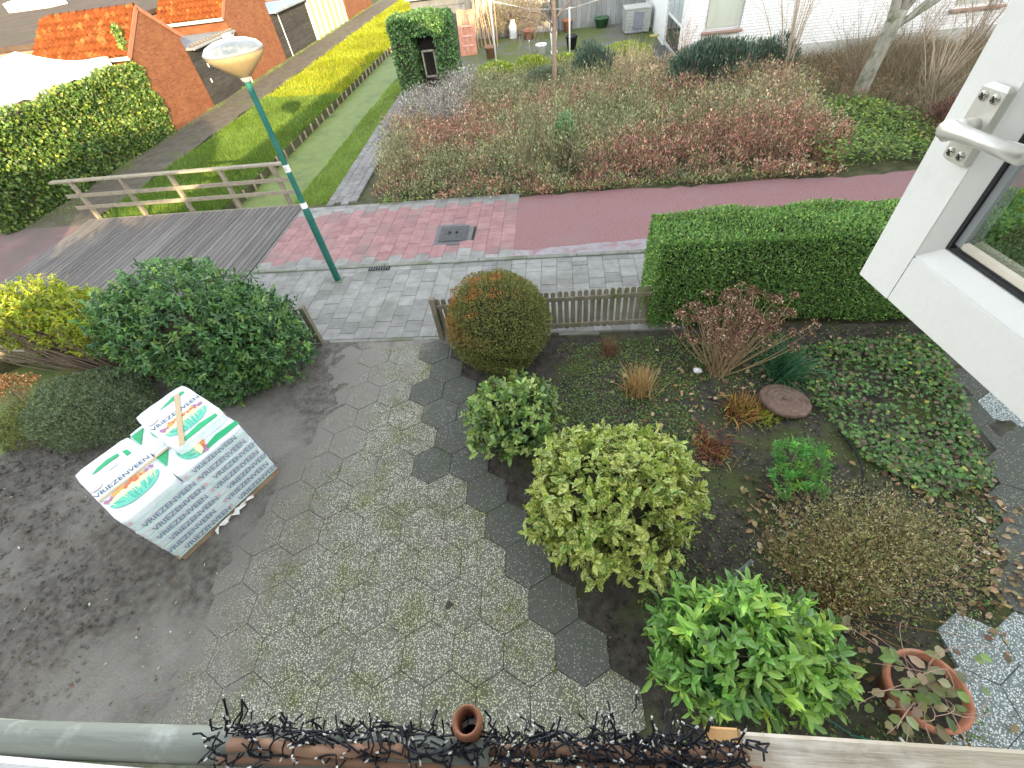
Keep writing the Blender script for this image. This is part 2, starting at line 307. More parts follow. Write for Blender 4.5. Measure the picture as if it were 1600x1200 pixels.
# ---- hexagonal washed-gravel paving
def gravelmat(name, dark, lite, mid, frac, moss, mt=(.52, .68)):
    m = bpy.data.materials.new(name); m.use_nodes = True; MATS[name] = m
    t = m.node_tree; n = t.nodes; L = t.links; b = n['Principled BSDF']; b.inputs['Roughness'].default_value = .8; b.inputs['Specular IOR Level'].default_value = .3
    geo = n.new('ShaderNodeNewGeometry'); P = geo.outputs['Position']
    vo = n.new('ShaderNodeTexVoronoi'); vo.inputs['Scale'].default_value = 68; L.new(P, vo.inputs['Vector'])
    sp = n.new('ShaderNodeSeparateColor'); L.new(vo.outputs['Color'], sp.inputs[0])
    big = n.new('ShaderNodeTexNoise'); big.inputs['Scale'].default_value = 1.7; big.inputs['Detail'].default_value = 7; big.inputs['Roughness'].default_value = .65; L.new(P, big.inputs['Vector'])
    # share of light pebbles varies with wear
    th = n.new('ShaderNodeMapRange'); th.inputs[1].default_value = .35; th.inputs[2].default_value = .65; th.inputs[3].default_value = 1-frac*.55; th.inputs[4].default_value = 1-frac*1.35; L.new(big.outputs['Fac'], th.inputs[0])
    oi = n.new('ShaderNodeObjectInfo'); om = n.new('ShaderNodeMath'); om.operation = 'MULTIPLY_ADD'; om.inputs[1].default_value = .22; om.inputs[2].default_value = -.11; L.new(oi.outputs['Random'], om.inputs[0])
    ta = n.new('ShaderNodeMath'); L.new(th.outputs[0], ta.inputs[0]); L.new(om.outputs[0], ta.inputs[1])
    gt = n.new('ShaderNodeMath'); gt.operation = 'SUBTRACT'; L.new(sp.outputs[0], gt.inputs[0]); L.new(ta.outputs[0], gt.inputs[1])
    sr = n.new('ShaderNodeMapRange'); sr.inputs[1].default_value = -.06; sr.inputs[2].default_value = .06; L.new(gt.outputs[0], sr.inputs[0])
    dist = n.new('ShaderNodeMapRange'); dist.inputs[1].default_value = .48; dist.inputs[2].default_value = .3; L.new(vo.outputs['Distance'], dist.inputs[0])
    mu = n.new('ShaderNodeMath'); mu.operation = 'MULTIPLY'; L.new(sr.outputs[0], mu.inputs[0]); L.new(dist.outputs[0], mu.inputs[1])
    lm = n.new('ShaderNodeMix'); lm.data_type = 'RGBA'; lm.inputs[6].default_value = (*mid, 1); lm.inputs[7].default_value = (*lite, 1); L.new(sp.outputs[1], lm.inputs[0])
    mx = n.new('ShaderNodeMix'); mx.data_type = 'RGBA'; mx.inputs[6].default_value = (*dark, 1); L.new(lm.outputs[2], mx.inputs[7]); L.new(mu.outputs[0], mx.inputs[0])
    mo = n.new('ShaderNodeTexNoise'); mo.inputs['Scale'].default_value = 2.6; mo.inputs['Detail'].default_value = 8; mo.inputs['Roughness'].default_value = .7; L.new(P, mo.inputs['Vector'])
    mm = n.new('ShaderNodeMapRange'); mm.inputs[1].default_value = mt[0]; mm.inputs[2].default_value = mt[1]; mm.inputs[4].default_value = .8; L.new(mo.outputs['Fac'], mm.inputs[0])
    mz = n.new('ShaderNodeMix'); mz.data_type = 'RGBA'; mz.blend_type = 'MULTIPLY'; mz.inputs[7].default_value = (*moss, 1); L.new(mx.outputs[2], mz.inputs[6]); L.new(mm.outputs[0], mz.inputs[0])
    # dried mud trodden over the slabs on the side of the dug soil
    sx = n.new('ShaderNodeSeparateXYZ'); L.new(P, sx.inputs[0]); g1 = n.new('ShaderNodeMapRange'); g1.inputs[1].default_value = -2.4; g1.inputs[2].default_value = -4.6; g1.clamp = False; g1.inputs[3].default_value = -.12; g1.inputs[4].default_value = .42; L.new(sx.outputs[0], g1.inputs[0])
    dn = n.new('ShaderNodeTexNoise'); dn.inputs['Scale'].default_value = 2.1; dn.inputs['Detail'].default_value = 12; dn.inputs['Roughness'].default_value = .72; L.new(P, dn.inputs['Vector'])
    da = n.new('ShaderNodeMath'); L.new(g1.outputs[0], da.inputs[0]); L.new(dn.outputs['Fac'], da.inputs[1]); dr = n.new('ShaderNodeMapRange'); dr.inputs[1].default_value = .50; dr.inputs[2].default_value = .82
    g2 = n.new('ShaderNodeMapRange'); g2.inputs[1].default_value = 1.6; g2.inputs[2].default_value = 4.2; g2.inputs[4].default_value = .17; L.new(sx.outputs[1], g2.inputs[0]); db = n.new('ShaderNodeMath'); L.new(da.outputs[0], db.inputs[0]); L.new(g2.outputs[0], db.inputs[1]); L.new(db.outputs[0], dr.inputs[0])
    dm = n.new('ShaderNodeMix'); dm.data_type = 'RGBA'; dm.inputs[7].default_value = (.195, .183, .157, 1); L.new(mz.outputs[2], dm.inputs[6]); L.new(dr.outputs[0], dm.inputs[0])
    L.new(dm.outputs[2], b.inputs['Base Color'])
    bp = n.new('ShaderNodeBump'); bp.inputs['Strength'].default_value = .7; bp.inputs['Distance'].default_value = .006; bp.invert = True; L.new(vo.outputs['Distance'], bp.inputs['Height']); L.new(bp.outputs[0], b.inputs['Normal'])
    return m
GRAV = gravelmat('washed_gravel', (.135, .132, .102), (.72, .70, .55), (.33, .32, .24), .98, (.58, .64, .28), (.46, .66))
GDARK = gravelmat('dark_gravel', (.088, .090, .074), (.40, .40, .33), (.15, .152, .128), .26, (.75, .9, .6))
GPALE = gravelmat('pale_gravel', (.17, .20, .185), (.84, .86, .82), (.50, .53, .50), 1.1, (.8, .85, .7), (.6, .8))
def hexmesh(name, mt, w_, th=.045):
    r = w_/math.sqrt(3); b = .0025
    P = [(math.sin(math.pi/3*i)*1., math.cos(math.pi/3*i)*1.) for i in range(6)]
    V = [(x*(r-b), y*(r-b), 0) for x, y in P]+[(x*r, y*r, -b) for x, y in P]+[(x*r, y*r, -th) for x, y in P]
    F = [(5, 4, 3, 2, 1, 0)]+[(i, (i+1) % 6, 6+(i+1) % 6, 6+i) for i in range(6)]+[(6+i, 6+(i+1) % 6, 12+(i+1) % 6, 12+i) for i in range(6)]
    return npmesh(name, V, F, mt)
HW = .508; HT = .052
hm = {k_: hexmesh('paving_hexagon', v_, HW-.0065) for k_, v_ in dict(g=GRAV, d=GDARK, p=GPALE).items()}
path = place(bpy.data.objects.new('garden_path', None), None, (-2, 2.5, 0)); path['kind'] = 'structure'
xr = lambda y: np.interp(y, [-.2, .6, 1.03, 1.47, 2.3, 2.72, 3.2, 4, 5.6], [.62, .62, .36, .09, -.44, -.72, -1.08, -1.25, -1.75])
ax = np.array([HW*math.cos(HT), HW*math.sin(HT)]); bx = np.array([-HW/2*math.cos(HT)-HW*.866*math.sin(HT), -HW/2*math.sin(HT)+HW*.866*math.cos(HT)])
def lay_hex(parent, test, kind):
    for j in range(-4, 14):
        for i in range(-16, 24):
            p = np.array([.115, 1.03])+ax*i+bx*j
            if not test(p[0], p[1]): continue
            inst('paving_hexagon', hm[kind(p[0], p[1])], parent, (p[0], p[1], R.normal()*.0016), (R.normal()*.003, R.normal()*.003, HT+R.normal()*.004))
lay_hex(path, lambda x, y: -5.6 < x < xr(y) and .0 < y < 5.45, lambda x, y: 'd' if x > xr(y)-(.42 if y < 3.1 else .85) and y > .85 else 'g')
side_path = place(bpy.data.objects.new('side_path', None), None, (5, 2.5, 0)); side_path['kind'] = 'structure'
xl = lambda y: np.interp(y, [-.3, .4, 1.2, 1.9, 2.3, 3., 3.8, 4.4, 5.5], [3.3, 3.1, 3.55, 4.1, 4.75, 4.95, 4.95, 5.15, 5.4])
lay_hex(side_path, lambda x, y: xl(y) < x < 7.6 and .1 < y < 5.3, lambda x, y: 'd' if x < xl(y)+.48 and y > 1.5 else 'p')
# ---- pavement of grey tiles, half bond, and the red tiles beyond the kerb
TGREY = mat('concrete_tile', (.205, .20, .182), (.285, .28, .258), 5, .85, .35, 90, objrand=.16, c3=(.17, .174, .145), s3=1.3, t3=(.5, .72), detail=10)
TRED = mat('red_tile', (.255, .135, .13), (.33, .195, .187), 5, .85, .35, 90, objrand=.12, c3=(.22, .165, .15), s3=1.2, t3=(.5, .72), detail=10)
def tilemesh(name, mt, w_=.296, d_=.296): 
    return MB().box((0, 0, -.03), (w_, d_, .06), bevel=.005).mesh(name, mt)
tg = tilemesh('paving_tile', TGREY); tr_ = tilemesh('paving_tile', TRED); th_ = tilemesh('paving_tile', TGREY, .146)
pav = place(bpy.data.objects.new('pavement', None), None, (-2.5, 6.8, 0)); pav['kind'] = 'structure'
SK = -.055   # the joints run a little askew
def tile_at(me, x, y, par, sx=1):
    inst('paving_tile', me, par, (x, y, R.normal()*.0022), (R.normal()*.004, R.normal()*.004, R.normal()*.004))
hg = MB().box((0, 0, -.03), (.296, .146, .06), bevel=.005).mesh('paving_tile', TGREY); hr = MB().box((0, 0, -.03), (.296, .146, .06), bevel=.005).mesh('paving_tile', TRED)
for i in range(29):
    x = -6.55+.3*i
    if i % 2 == 0:
        for j in range(7): tile_at(tg, x, 5.86+.3*j, pav)
    else:
        tile_at(hg, x, 5.785, pav); tile_at(hg, x, 7.735, pav)
        for j in range(6): tile_at(tg, x, 6.01+.3*j, pav)
    tile_at(hg, x, 7.885, pav)
st(MB().box((6.2, 7.3, -.045), (8.2, 1.3, .08)).obj('pavement_bed', TGREY))
st(MB().box((-2.45, 6.85, -.062), (9.0, 2.6, .03)).obj('sand_bed', EARTH))
st(MB().box((-6.74, 8.35, -.03), (.06, 5.3, .06), bevel=.006).obj('bridge_threshold', mat('threshold_concrete', (.16, .155, .14), (.22, .215, .195), 5, .9, .3, 60)))
cyc = place(bpy.data.objects.new('cycle_path_tiles', None), None, (-4, 9.5, 0)); cyc['kind'] = 'structure'
for i in range(19):
    x = -6.55+.3*i; ysl = [(8.24+.3*j, 1) for j in range(9)] if i % 2 == 0 else [(8.165, 0)]+[(8.39+.3*j, 1) for j in range(8)]+[(10.715, 0)]
    for y, full in ysl:
        if -2.86 < x < -1.96 and 8.72 < y < 9.58: continue
        edge = y < 8.3 or y > 10.55 or (y < 8.45 and R.random() < .15) or R.random() < .008
        tile_at((tg if full else hg) if edge else (tr_ if full else hr), x, y, cyc)
    tile_at(hg, x, 10.865, cyc)
st(MB().box((-3.75, 9.6, -.066), (6.2, 3.2, .03)).obj('cycle_path_bed', EARTH))
# kerb stones between pavement and cycle path
KM = mat('kerb_concrete', (.18, .182, .155), (.26, .26, .228), 4, .9, .3, 60, c3=(.13, .145, .085), s3=1.5, t3=(.46, .64), objrand=.08)
kerb = place(bpy.data.objects.new('kerb', None), None, (0, 7.99, 0)); kerb['kind'] = 'structure'
km = MB().box((0, 0, -.05), (.99, .11, .15), bevel=.012).mesh('kerb_stone', KM)
for i in range(16):
    inst('kerb_stone', km, kerb, (-6.2+i, 8.015, .004+R.normal()*.002))
edge_m = MB().box((0, 0, -.06), (.985, .08, .12), bevel=.008).mesh('edging_stone', KM)
edging = place(bpy.data.objects.new('garden_edging', None), None, (-3, 5.66, 0)); edging['kind'] = 'structure'
for i in range(7): inst('edging_stone', edge_m, edging, (-5.9+i, 5.665, .003+R.normal()*.002))
# red asphalt, its dirty edge, and the far part beyond the bridge
ASPH = mat('red_asphalt', (.235, .125, .122), (.30, .17, .165), 22, .85, .7, 220, c3=(.26, .165, .16), s3=.9, t3=(.5, .75), detail=12)
ASPE = mat('worn_asphalt_edge', (.24, .215, .22), (.33, .305, .31), 7, .9, .5, 120, c3=(.26, .16, .16), s3=2.2, t3=(.5, .62), detail=10)
V = []; n_ = 60; rr = np.random.default_rng(4)
xs = np.linspace(-1.04, 14, n_); up_ = 10.78-.012*xs+.05*np.sin(xs*1.7)+.05*rr.normal(size=n_)*.6; lo_ = 8.07+0*xs
V = [(x, lo_[i], -.008) for i, x in enumerate(xs)]+[(x, up_[i], -.008) for i, x in enumerate(xs)]
st(obj('cycle_path', V, np.array([(i, i+1, n_+i+1, n_+i) for i in range(n_-1)]), ASPH))
n_ = 500; xs = np.linspace(-1.04, 14, n_); eh = .30+.10*np.sin(xs*1.1)+.05*field(xs, xs*0, 14, 3., 7)
V = [(x, 8.075, -.004) for i, x in enumerate(xs)]+[(x, 8.09+abs(eh[i]), -.004) for i, x in enumerate(xs)]
st(obj('cycle_path_worn_edge', V, np.array([(i, i+1, n_+i+1, n_+i) for i in range(n_-1)]), ASPE))
ASPW = mat('dull_red_asphalt', (.17, .105, .10), (.24, .15, .14), 2, .9, .4, 200, c3=(.14, .12, .105), s3=.6, t3=(.45, .7), detail=10)
st(obj('cycle_path_west', [(-40, 5.9, -.012), (-13.2, 5.9, -.012), (-13.2, 10.9, -.012), (-40, 10.9, -.012)], [(0, 1, 2, 3)], ASPW))
PATHM = mat('grit_path', (.085, .072, .055), (.135, .118, .092), 2.5, .95, .5, 60, c3=(.10, .11, .05), s3=.9, t3=(.55, .7), detail=12)
V = []
for i, y in enumerate(np.linspace(10.6, 70, 120)): V += [(-15.25, y, -.022), (-13.05+.10*math.sin(y*2.1)+.05*math.sin(y*5.3), y, -.022)]
st(obj('canal_path', V, np.array([(2*i, 2*i+1, 2*i+3, 2*i+2) for i in range(119)]), PATHM))
# brick footpath beside the canal (running away from the cycle path)
BRK = mat('grey_clinker', (.17, .165, .155), (.25, .24, .225), 8, .9, .3, 80, objrand=.18)
walk = place(bpy.data.objects.new('footpath', None), None, (-5.8, 15, 0)); walk['kind'] = 'structure'
bm_ = MB().box((0, 0, -.03), (.196, .296, .06), bevel=.006).mesh('path_slab', BRK)
for j in range(20):
    for i in range(4): inst('path_slab', bm_, walk, (-6.03+.2*i-.012*j*.9, 11.2+.3*j+(.15 if i % 2 else 0), R.normal()*.003-.006), (0, 0, R.normal()*.006))
st(obj('footpath_far', [(-6.35, 17.2, -.02), (-5.45, 17.2, -.02), (-5.6, 24, -.02), (-6.45, 24, -.02)], [(0, 1, 2, 3)], BRK))
# terrace behind the shrub bed
TERR = mat('mossy_terrace', (.12, .12, .108), (.17, .166, .15), 6, .9, .3, 60, c3=(.115, .14, .04), s3=.55, t3=(.36, .56), detail=10)
st(obj('terrace', [(-4.6, 21.3, -.03), (4.5, 20.1, -.03), (4.5, 29.6, -.03), (-6.3, 29.6, -.03)], [(0, 1, 2, 3)], TERR))
# manhole cover and gully grate
IRON = mat('cast_iron', (.10, .10, .10), (.17, .17, .168), 20, .6, .4, 90, metal=.35)
t = thing('manhole_cover', 'square grey ribbed iron cover set in the red tiles', 'manhole cover', (-2.4, 9.15, 0))
MB().box((0, 0, -.02), (.88, .88, .05), bevel=.01).obj('frame', IRON, t, loc=(-2.4, 9.15, -.004))
for i in range(13): MB().box((-2.4, 9.15+(i-6)*.05, .026), (.64, .026, .012), bevel=.004).obj('rib', IRON, t)
for s in (-1, 1): MB().box((-2.4+s*.08, 9.15, .034), (.06, .09, .006)).obj('lift_hole', mat('black_gap', (.01, .01, .01), rough=.9), t)
t = thing('gully_grate', 'small dark drain grate in the kerb by the lamp post', 'drain', (-3.8, 7.93, 0))
MB().box((-3.8, 7.92, .005), (.46, .17, .012)).obj('pit', MATS['black_gap'], t)
for i in range(8): MB().box((-3.99+i*.055, 7.92, .014), (.026, .16, .016), bevel=.004).obj('bar', IRON, t)
# ================================================================== BUILDINGS
REDB = brickmat('red_brick', (.155, .048, .020), (.215, .078, .033), (.155, .095, .058))
DARKB = brickmat('brown_brick', (.22, .12, .08), (.30, .17, .11), (.30, .27, .23))
WHITEB = brickmat('white_painted_brick', (.80, .79, .75), (.86, .85, .81), (.52, .52, .50), bump=1., bw=.23, bh=.085, c3=(.70, .69, .63))
WHITEP = mat('white_paint', (.66, .65, .61), (.72, .71, .67), 3, .42, .12, 60)
WHITEC = mat('aged_white_paint', (.74, .74, .70), (.82, .82, .79), 6, .5, .1, 30, c3=(.62, .63, .58), s3=3.2, t3=(.6, .8))
GLASSD = mat('dark_glass', (.03, .035, .04), (.05, .055, .06), 2, .06, spec=.8)
TIMB = mat('black_timber', (.030, .029, .027), (.055, .052, .048), 14, .8, .4, 60, stretch=(1, .12, 1), objrand=.2)
GREYW = mat('weathered_timber', (.20, .185, .15), (.31, .285, .235), 10, .85, .4, 60, stretch=(1, 1, .15), objrand=.12, c3=(.16, .18, .10), s3=2.5, t3=(.52, .7))
BITU = mat('bitumen_roof', (.06, .041, .028), (.095, .066, .046), 1.2, .95, .4, 30, c3=(.062, .06, .028), s3=.5, t3=(.5, .66), detail=12)
PANT = mat('orange_pantile', (.11, .025, .004), (.155, .043, .009), 5, .8, .3, 40, objrand=.14, c3=(.22, .12, .035), s3=2.5, t3=(.55, .75))
SLATE = mat('grey_roofing', (.16, .165, .17), (.24, .245, .25), 3, .85, .3, 30)
# own house: open window at the camera; unseen gable and white front set for shade and bounce
t = thing('brick_house', 'house with open upstairs window over the garden, unseen gable shaped for shade, white front for bounce', 'house', (1, -5, 0))
# gable wall in pieces round the window opening
x0, x1, ez, az, axx = -5.65, 14.5, 3.0, 8.4, 4.5
def gz(x): return ez+(az-ez)*(x-x0)/(axx-x0) if x < axx else ez+(az-ez)*(x1-x)/(x1-axx)
wx0, wx1, wz0, wz1 = -1.15, .72, 4.22, 5.10
mb = MB()
for poly in ([(x0, -.1), (wx0, -.1), (wx0, gz(wx0)), (x0, ez)], [(wx1, -.1), (x1, -.1), (x1, ez), (axx, az), (wx1, gz(wx1))],
             [(wx0, -.1), (wx1, -.1), (wx1, wz0), (wx0, wz0)], [(wx0, wz1), (wx1, wz1), (wx1, gz(wx1)), (wx0, gz(wx0))]):
    mb.prism(poly, 'y', -.36, -.07)
mb.obj('gable_wall', WHITEB, t)
MB().box((x0+.15, -5.2, 1.45), (.3, 9.6, 3.1)).obj('wall', DARKB, t); MB().box((x1-.15, -5.2, 1.45), (.3, 9.6, 3.1)).obj('wall', DARKB, t)
MB().prism([(x0, -.1), (x1, -.1), (x1, ez), (axx, az), (x0, ez)], 'y', -10.2, -9.95).obj('wall', DARKB, t)
sl_ = math.hypot(axx-x0, az-ez)
for s, (xa, xb) in enumerate(((x0-.35, axx), (x1+.35, axx))):
    za = ez-.28; V = [(xa, -10.4, za), (xb, -10.4, az+.02), (xb, -.02, az+.02), (xa, -.02, za)]; V += [(a_, b_, c_+.16) for a_, b_, c_ in V]
    obj('roof_slope', V, [(3, 2, 1, 0), (4, 5, 6, 7), (0, 1, 5, 4), (1, 2, 6, 5), (2, 3, 7, 6), (3, 0, 4, 7)], SLATE, t)
MB().box(((wx0+wx1)/2, -3, 2.9), (11, 5.5, .2)).obj('floor', mat('floor_boards', (.2, .13, .08), rough=.6), t)
# unseen house blocks added out of frame to cast shade on canal and beds
t = thing('shade_block_left', 'unseen brown brick house row added to shade the bridge and the foot of the ivy wall', 'house', (-20, -5, 0))
MB().box((-18.2, -5, 2.4), (21, 8, 5.)).obj('wall', DARKB, t)
MB().prism([(-9.2, 4.9), (-.8, 4.9), (-5, 6.3)], 'x', -29.5, -7.55).obj('roof', SLATE, t)
t = thing('shade_block_right', 'unseen tall brick house added on the right to shade the white house', 'house', (28, -5, 0))  # added to keep the sun off the right side
MB().box((28, -5.2, 3.4), (26.6, 9.6, 7.)).obj('wall', DARKB, t)
MB().prism([(-10.4, 6.8), (0, 6.8), (-5.2, 10.6)], 'x', 9.0, 41.5).obj('roof', SLATE, t)
# ---- sheds on the far side of the canal path (fronts at x = -15.2)
def pantile(w_, l_):
    V = []; n_ = 7
    for k_, y in enumerate((0, l_*1.12)):
        for i in range(n_):
            u = i/(n_-1); z = .075*math.sin(u*math.pi*1.5)
            V.append(((u-.5)*w_*1.12, y, z+(.07 if k_ == 0 else 0)))
    V += [(x, y, z-.05) for x, y, z in V[:n_]]
    F = [(i, i+1, n_+i+1, n_+i) for i in range(n_-1)]+[(i+1, i, 2*n_+i, 2*n_+i+1) for i in range(n_-1)]
    return npmesh('pantile', V, F, PANT, True)
def tiled_slope(parent, xa, xb, y0, z0, y1, z1, w_=.215, l_=.33):
    sl = math.hypot(y1-y0, z1-z0); ang = math.atan2(z1-z0, y1-y0); nc = int((xb-xa)/w_); nr = max(1, round(sl/l_)); me = pantile(w_, sl/nr)
    for j in range(nr):
        for i in range(nc):
            f = j/nr
            inst('pantile', me, parent, (xa+w_*(i+.5)+R.normal()*.006, y0+(y1-y0)*f-.02*math.sin(ang), z0+(z1-z0)*f+.05), (ang, 0, R.normal()*.012))
def gable_shed(label, ya, yb, eave, ridge, depth, name='brick_shed', tiled=True, verge=None):
    yr = (ya+yb)/2; xb = -15.2-depth
    t = thing(name, label, 'shed', (-15.2-depth/2, yr, 0))
    MB().prism([(ya, -.12), (yb, -.12), (yb, eave), (yr, ridge), (ya, eave)], 'x', -15.42, -15.2).obj('gable_wall', REDB, t)
    MB().prism([(ya, -.12), (yb, -.12), (yb, eave), (yr, ridge), (ya, eave)], 'x', xb, xb+.2).obj('gable_wall', REDB, t)
    MB().box((-15.2-depth/2, ya+.1, eave/2-.06), (depth-.45, .2, eave+.1)).obj('wall', REDB, t); MB().box((-15.2-depth/2, yb-.1, eave/2-.06), (depth-.45, .2, eave+.1)).obj('wall', REDB, t)
    for s, (y0, y1) in enumerate(((ya-.18, yr), (yb+.18, yr))):
        z0 = eave-.18*(ridge-eave)/(yr-ya); V = [(xb, y0, z0), (-15.22, y0, z0), (-15.22, y1, ridge), (xb, y1, ridge)]; V += [(a_, b_, c_+.04) for a_, b_, c_ in V]
        rf = obj('roof', V, [(3, 2, 1, 0), (4, 5, 6, 7), (0, 1, 5, 4), (1, 2, 6, 5), (2, 3, 7, 6), (3, 0, 4, 7)], PANT, t)
        if s == 0: tiled_slope(rf, xb, -15.2, y0, z0, yr, ridge)
    rm = MB().lathe([(.10, -.16), (.115, .17)], n=10, rot=Matrix.Rotation(math.pi/2, 3, 'Y')).mesh('ridge_tile', PANT, True)
    for i in range(int(depth/.33)): inst('ridge_tile', rm, t, (-15.36-i*.33, yr, ridge+.06))
    MB().bar((-15.17, ya-.2, eave-.12), (-15.17, yr, ridge+.05), .03, .14).obj('verge_board', mat('brown_verge', (.25, .1, .06)), t)
    MB().bar((-15.17, yr, ridge+.05), (-15.17, yb+.2, eave-.12), .03, .14).obj('verge_board', MATS['brown_verge'], t)
    MB().tube([(xb, ya-.2, eave-.13), (-15.2, ya-.2, eave-.13)], .06, 8).obj('gutter', WHITEP, t)
    return t
s1 = gable_shed('brick shed with orange pantile roof at the end of the ivy wall', 18.65, 21.7, 2.55, 3.55, 3.9)
s2 = gable_shed('tall brick shed with orange pantile roof between two black timber sheds', 25.45, 29.75, 2.6, 4.15, 3.3)
s3 = gable_shed('far orange brick shed at the end of the canal path', 41.4, 47.5, 2.5, 4.2, 4)
def timber_shed(label, ya, yb, h, depth, roofm, boards=10):
    t = thing('timber_shed', label, 'shed', (-15.2-depth/2, (ya+yb)/2, 0))
    MB().box((-15.35-depth/2, (ya+yb)/2, h/2-.06), (depth-.2, yb-ya-.02, h-.05)).obj('frame', TIMB, t)
    bh = h/boards; me = MB().box((0, 0, 0), (.03, yb-ya-.03, bh*1.08), bevel=.004).mesh('weatherboard', TIMB)
    for i in range(boards): inst('weatherboard', me, t, (-15.215, (ya+yb)/2, bh*(i+.5)-.05), (0, .10, 0))
    r_ = MB().box((-15.1-depth/2, (ya+yb)/2, h+.02), (depth+.3, yb-ya-.03, .08)).obj('roof', roofm, t)
    MB().tube([(-14.92, ya+.05, h), (-14.92, yb-.05, h)], .05, 8).obj('gutter', SLATE, t)
    return t
k1 = timber_shed('low black weatherboard shed between the two brick sheds', 21.75, 25.4, 2.0, 3.2, SLATE)
MB().tube([(-14.9, 25.2, 2.0), (-15.1, 25.3, 1.8), (-15.13, 25.3, 0)], .035, 8).obj('downpipe', WHITEP, k1)
for i in range(14): MB().lathe([(.05, -.1), (.055, .1)], c=(-15.05, 21.95+i*.25, 2.09), n=8, rot=Matrix.Rotation(math.pi/2, 3, 'X')).obj('roof_edge_tile', mat('old_tile', (.2, .17, .13)), k1)
for y, z in ((22.6, 1.3), (24.2, 1.35), (22.3, .8), (24.4, .5)): MB().box((-15.17, y, z), (.03, .05, .14)).obj('hinge', WHITEP, k1)
k2 = timber_shed('black weatherboard shed with blue roof along the canal path', 29.85, 34.6, 2.0, 3.2, mat('blue_roof', (.13, .21, .42), (.17, .27, .50), 3, .5))
MB().box((-15.17, 30.6, .95), (.03, .05, 1.95)).obj('door_post', WHITEP, k2)
YG = mat('green_boards', (.30, .31, .15), (.38, .39, .20), 6, .8, objrand=.15)
t = thing('garden_fence', 'tall green and white board fence beyond the black sheds', 'fence', (-15.2, 38, 0))
for i in range(13):
    MB().box((-15.25, 34.9+.5*i, .95), (.05, .46, 2.0), bevel=.005).obj('panel', YG, t)
for i in range(7): MB().box((-15.18, 34.75+1.0*i, 1.0), (.12, .12, 2.1), bevel=.01).obj('post', WHITEP, t)
t = thing('downpipe', 'white downpipe beside the black shed on the canal path', 'pipe', (-15.1, 34.7, 0)); MB().tube([(-15.06, 34.65, 0), (-15.06, 34.65, 2.6)], .06, 8).obj('pipe', WHITEP, t); MB().tube([(-15.06, 34.65, 1.8), (-15.06, 34.65, 1.86)], .075, 8).obj('clamp', SLATE, t)
# hall with flat roof behind
t = thing('flat_roof_hall', 'low hall with brown mossy flat roof behind the pantile shed', 'building', (-34, 34, 0))
MB().box((-39.8, 38.5, 1.4), (40.8, 37.4, 2.9)).obj('wall', DARKB, t); MB().box((-39.8, 38.5, 2.93), (41, 37.6, .16)).obj('roof', BITU, t)
sk_ = MB().box((-34.5, 36.8, 3.25), (3.2, 1.5, .5), bevel=.03).obj('skylight', WHITEP, t); MB().box((-34.5, 36.8, 3.52), (2.7, 1.1, .06)).obj('pane', mat('frosted_dome', (.7, .7, .66), rough=.25), sk_)
# white gathered sheet of a party tent over the yard behind the ivy wall
WSH = mat('white_sheet', (.78, .78, .77), (.84, .84, .83), 3, .6, .15, 6)
t = thing('party_tent', 'white party tent roof showing above the sunlit ivy wall', 'tent', (-18.2, 16, 0))
cx, cy = -18.0, 17.2; rim = []
for (x, y) in ((-15.9, 12.0), (-15.85, 14.0), (-15.8, 16.0), (-15.75, 18.2), (-17.5, 18.3), (-19.5, 18.3), (-22.5, 18.2), (-22.5, 15), (-22.5, 12), (-19, 12)): rim.append((x, y))
V = [(cx, cy, 3.12)]; F = []; nr_, ns = 6, len(rim)*6
for r_ in range(1, nr_+1):
    f = r_/nr_
    for s in range(ns):
        u = s/6; i = int(u) % len(rim); j = (i+1) % len(rim); fr = u-int(u); x = rim[i][0]*(1-fr)+rim[j][0]*fr; y = rim[i][1]*(1-fr)+rim[j][1]*fr
        sag = -.18*math.sin(math.pi*f)-.10*f*math.sin(math.pi*fr)**2+.05*math.sin(s*2.1)*f; V.append((cx+(x-cx)*f, cy+(y-cy)*f, 3.12-.55*f+sag))
F = [(0, 1+s, 1+(s+1) % ns) for s in range(ns)]+[(1+(r_-1)*ns+s, 1+r_*ns+s, 1+r_*ns+(s+1) % ns, 1+(r_-1)*ns+(s+1) % ns) for r_ in range(1, nr_) for s in range(ns)]
k_ = len(V); V += [(x, y, z-.25) for x, y, z in V[1+(nr_-1)*ns:1+nr_*ns]]; F += [(1+(nr_-1)*ns+s, k_+s, k_+(s+1) % ns, 1+(nr_-1)*ns+(s+1) % ns) for s in range(ns)]
obj('canopy', V, F, WSH, t)
for (x, y) in ((-16.0, 12.3), (-15.95, 18), (-22.3, 12.3), (-22.3, 18)): MB().tube([(x, y, -.07), (x, y, 2.3)], .03, 8).obj('leg', WHITEP, t)
MB().tube([(cx, cy, -.07), (cx, cy, 3.0)], .03, 8).obj('centre_pole', WHITEP, t)
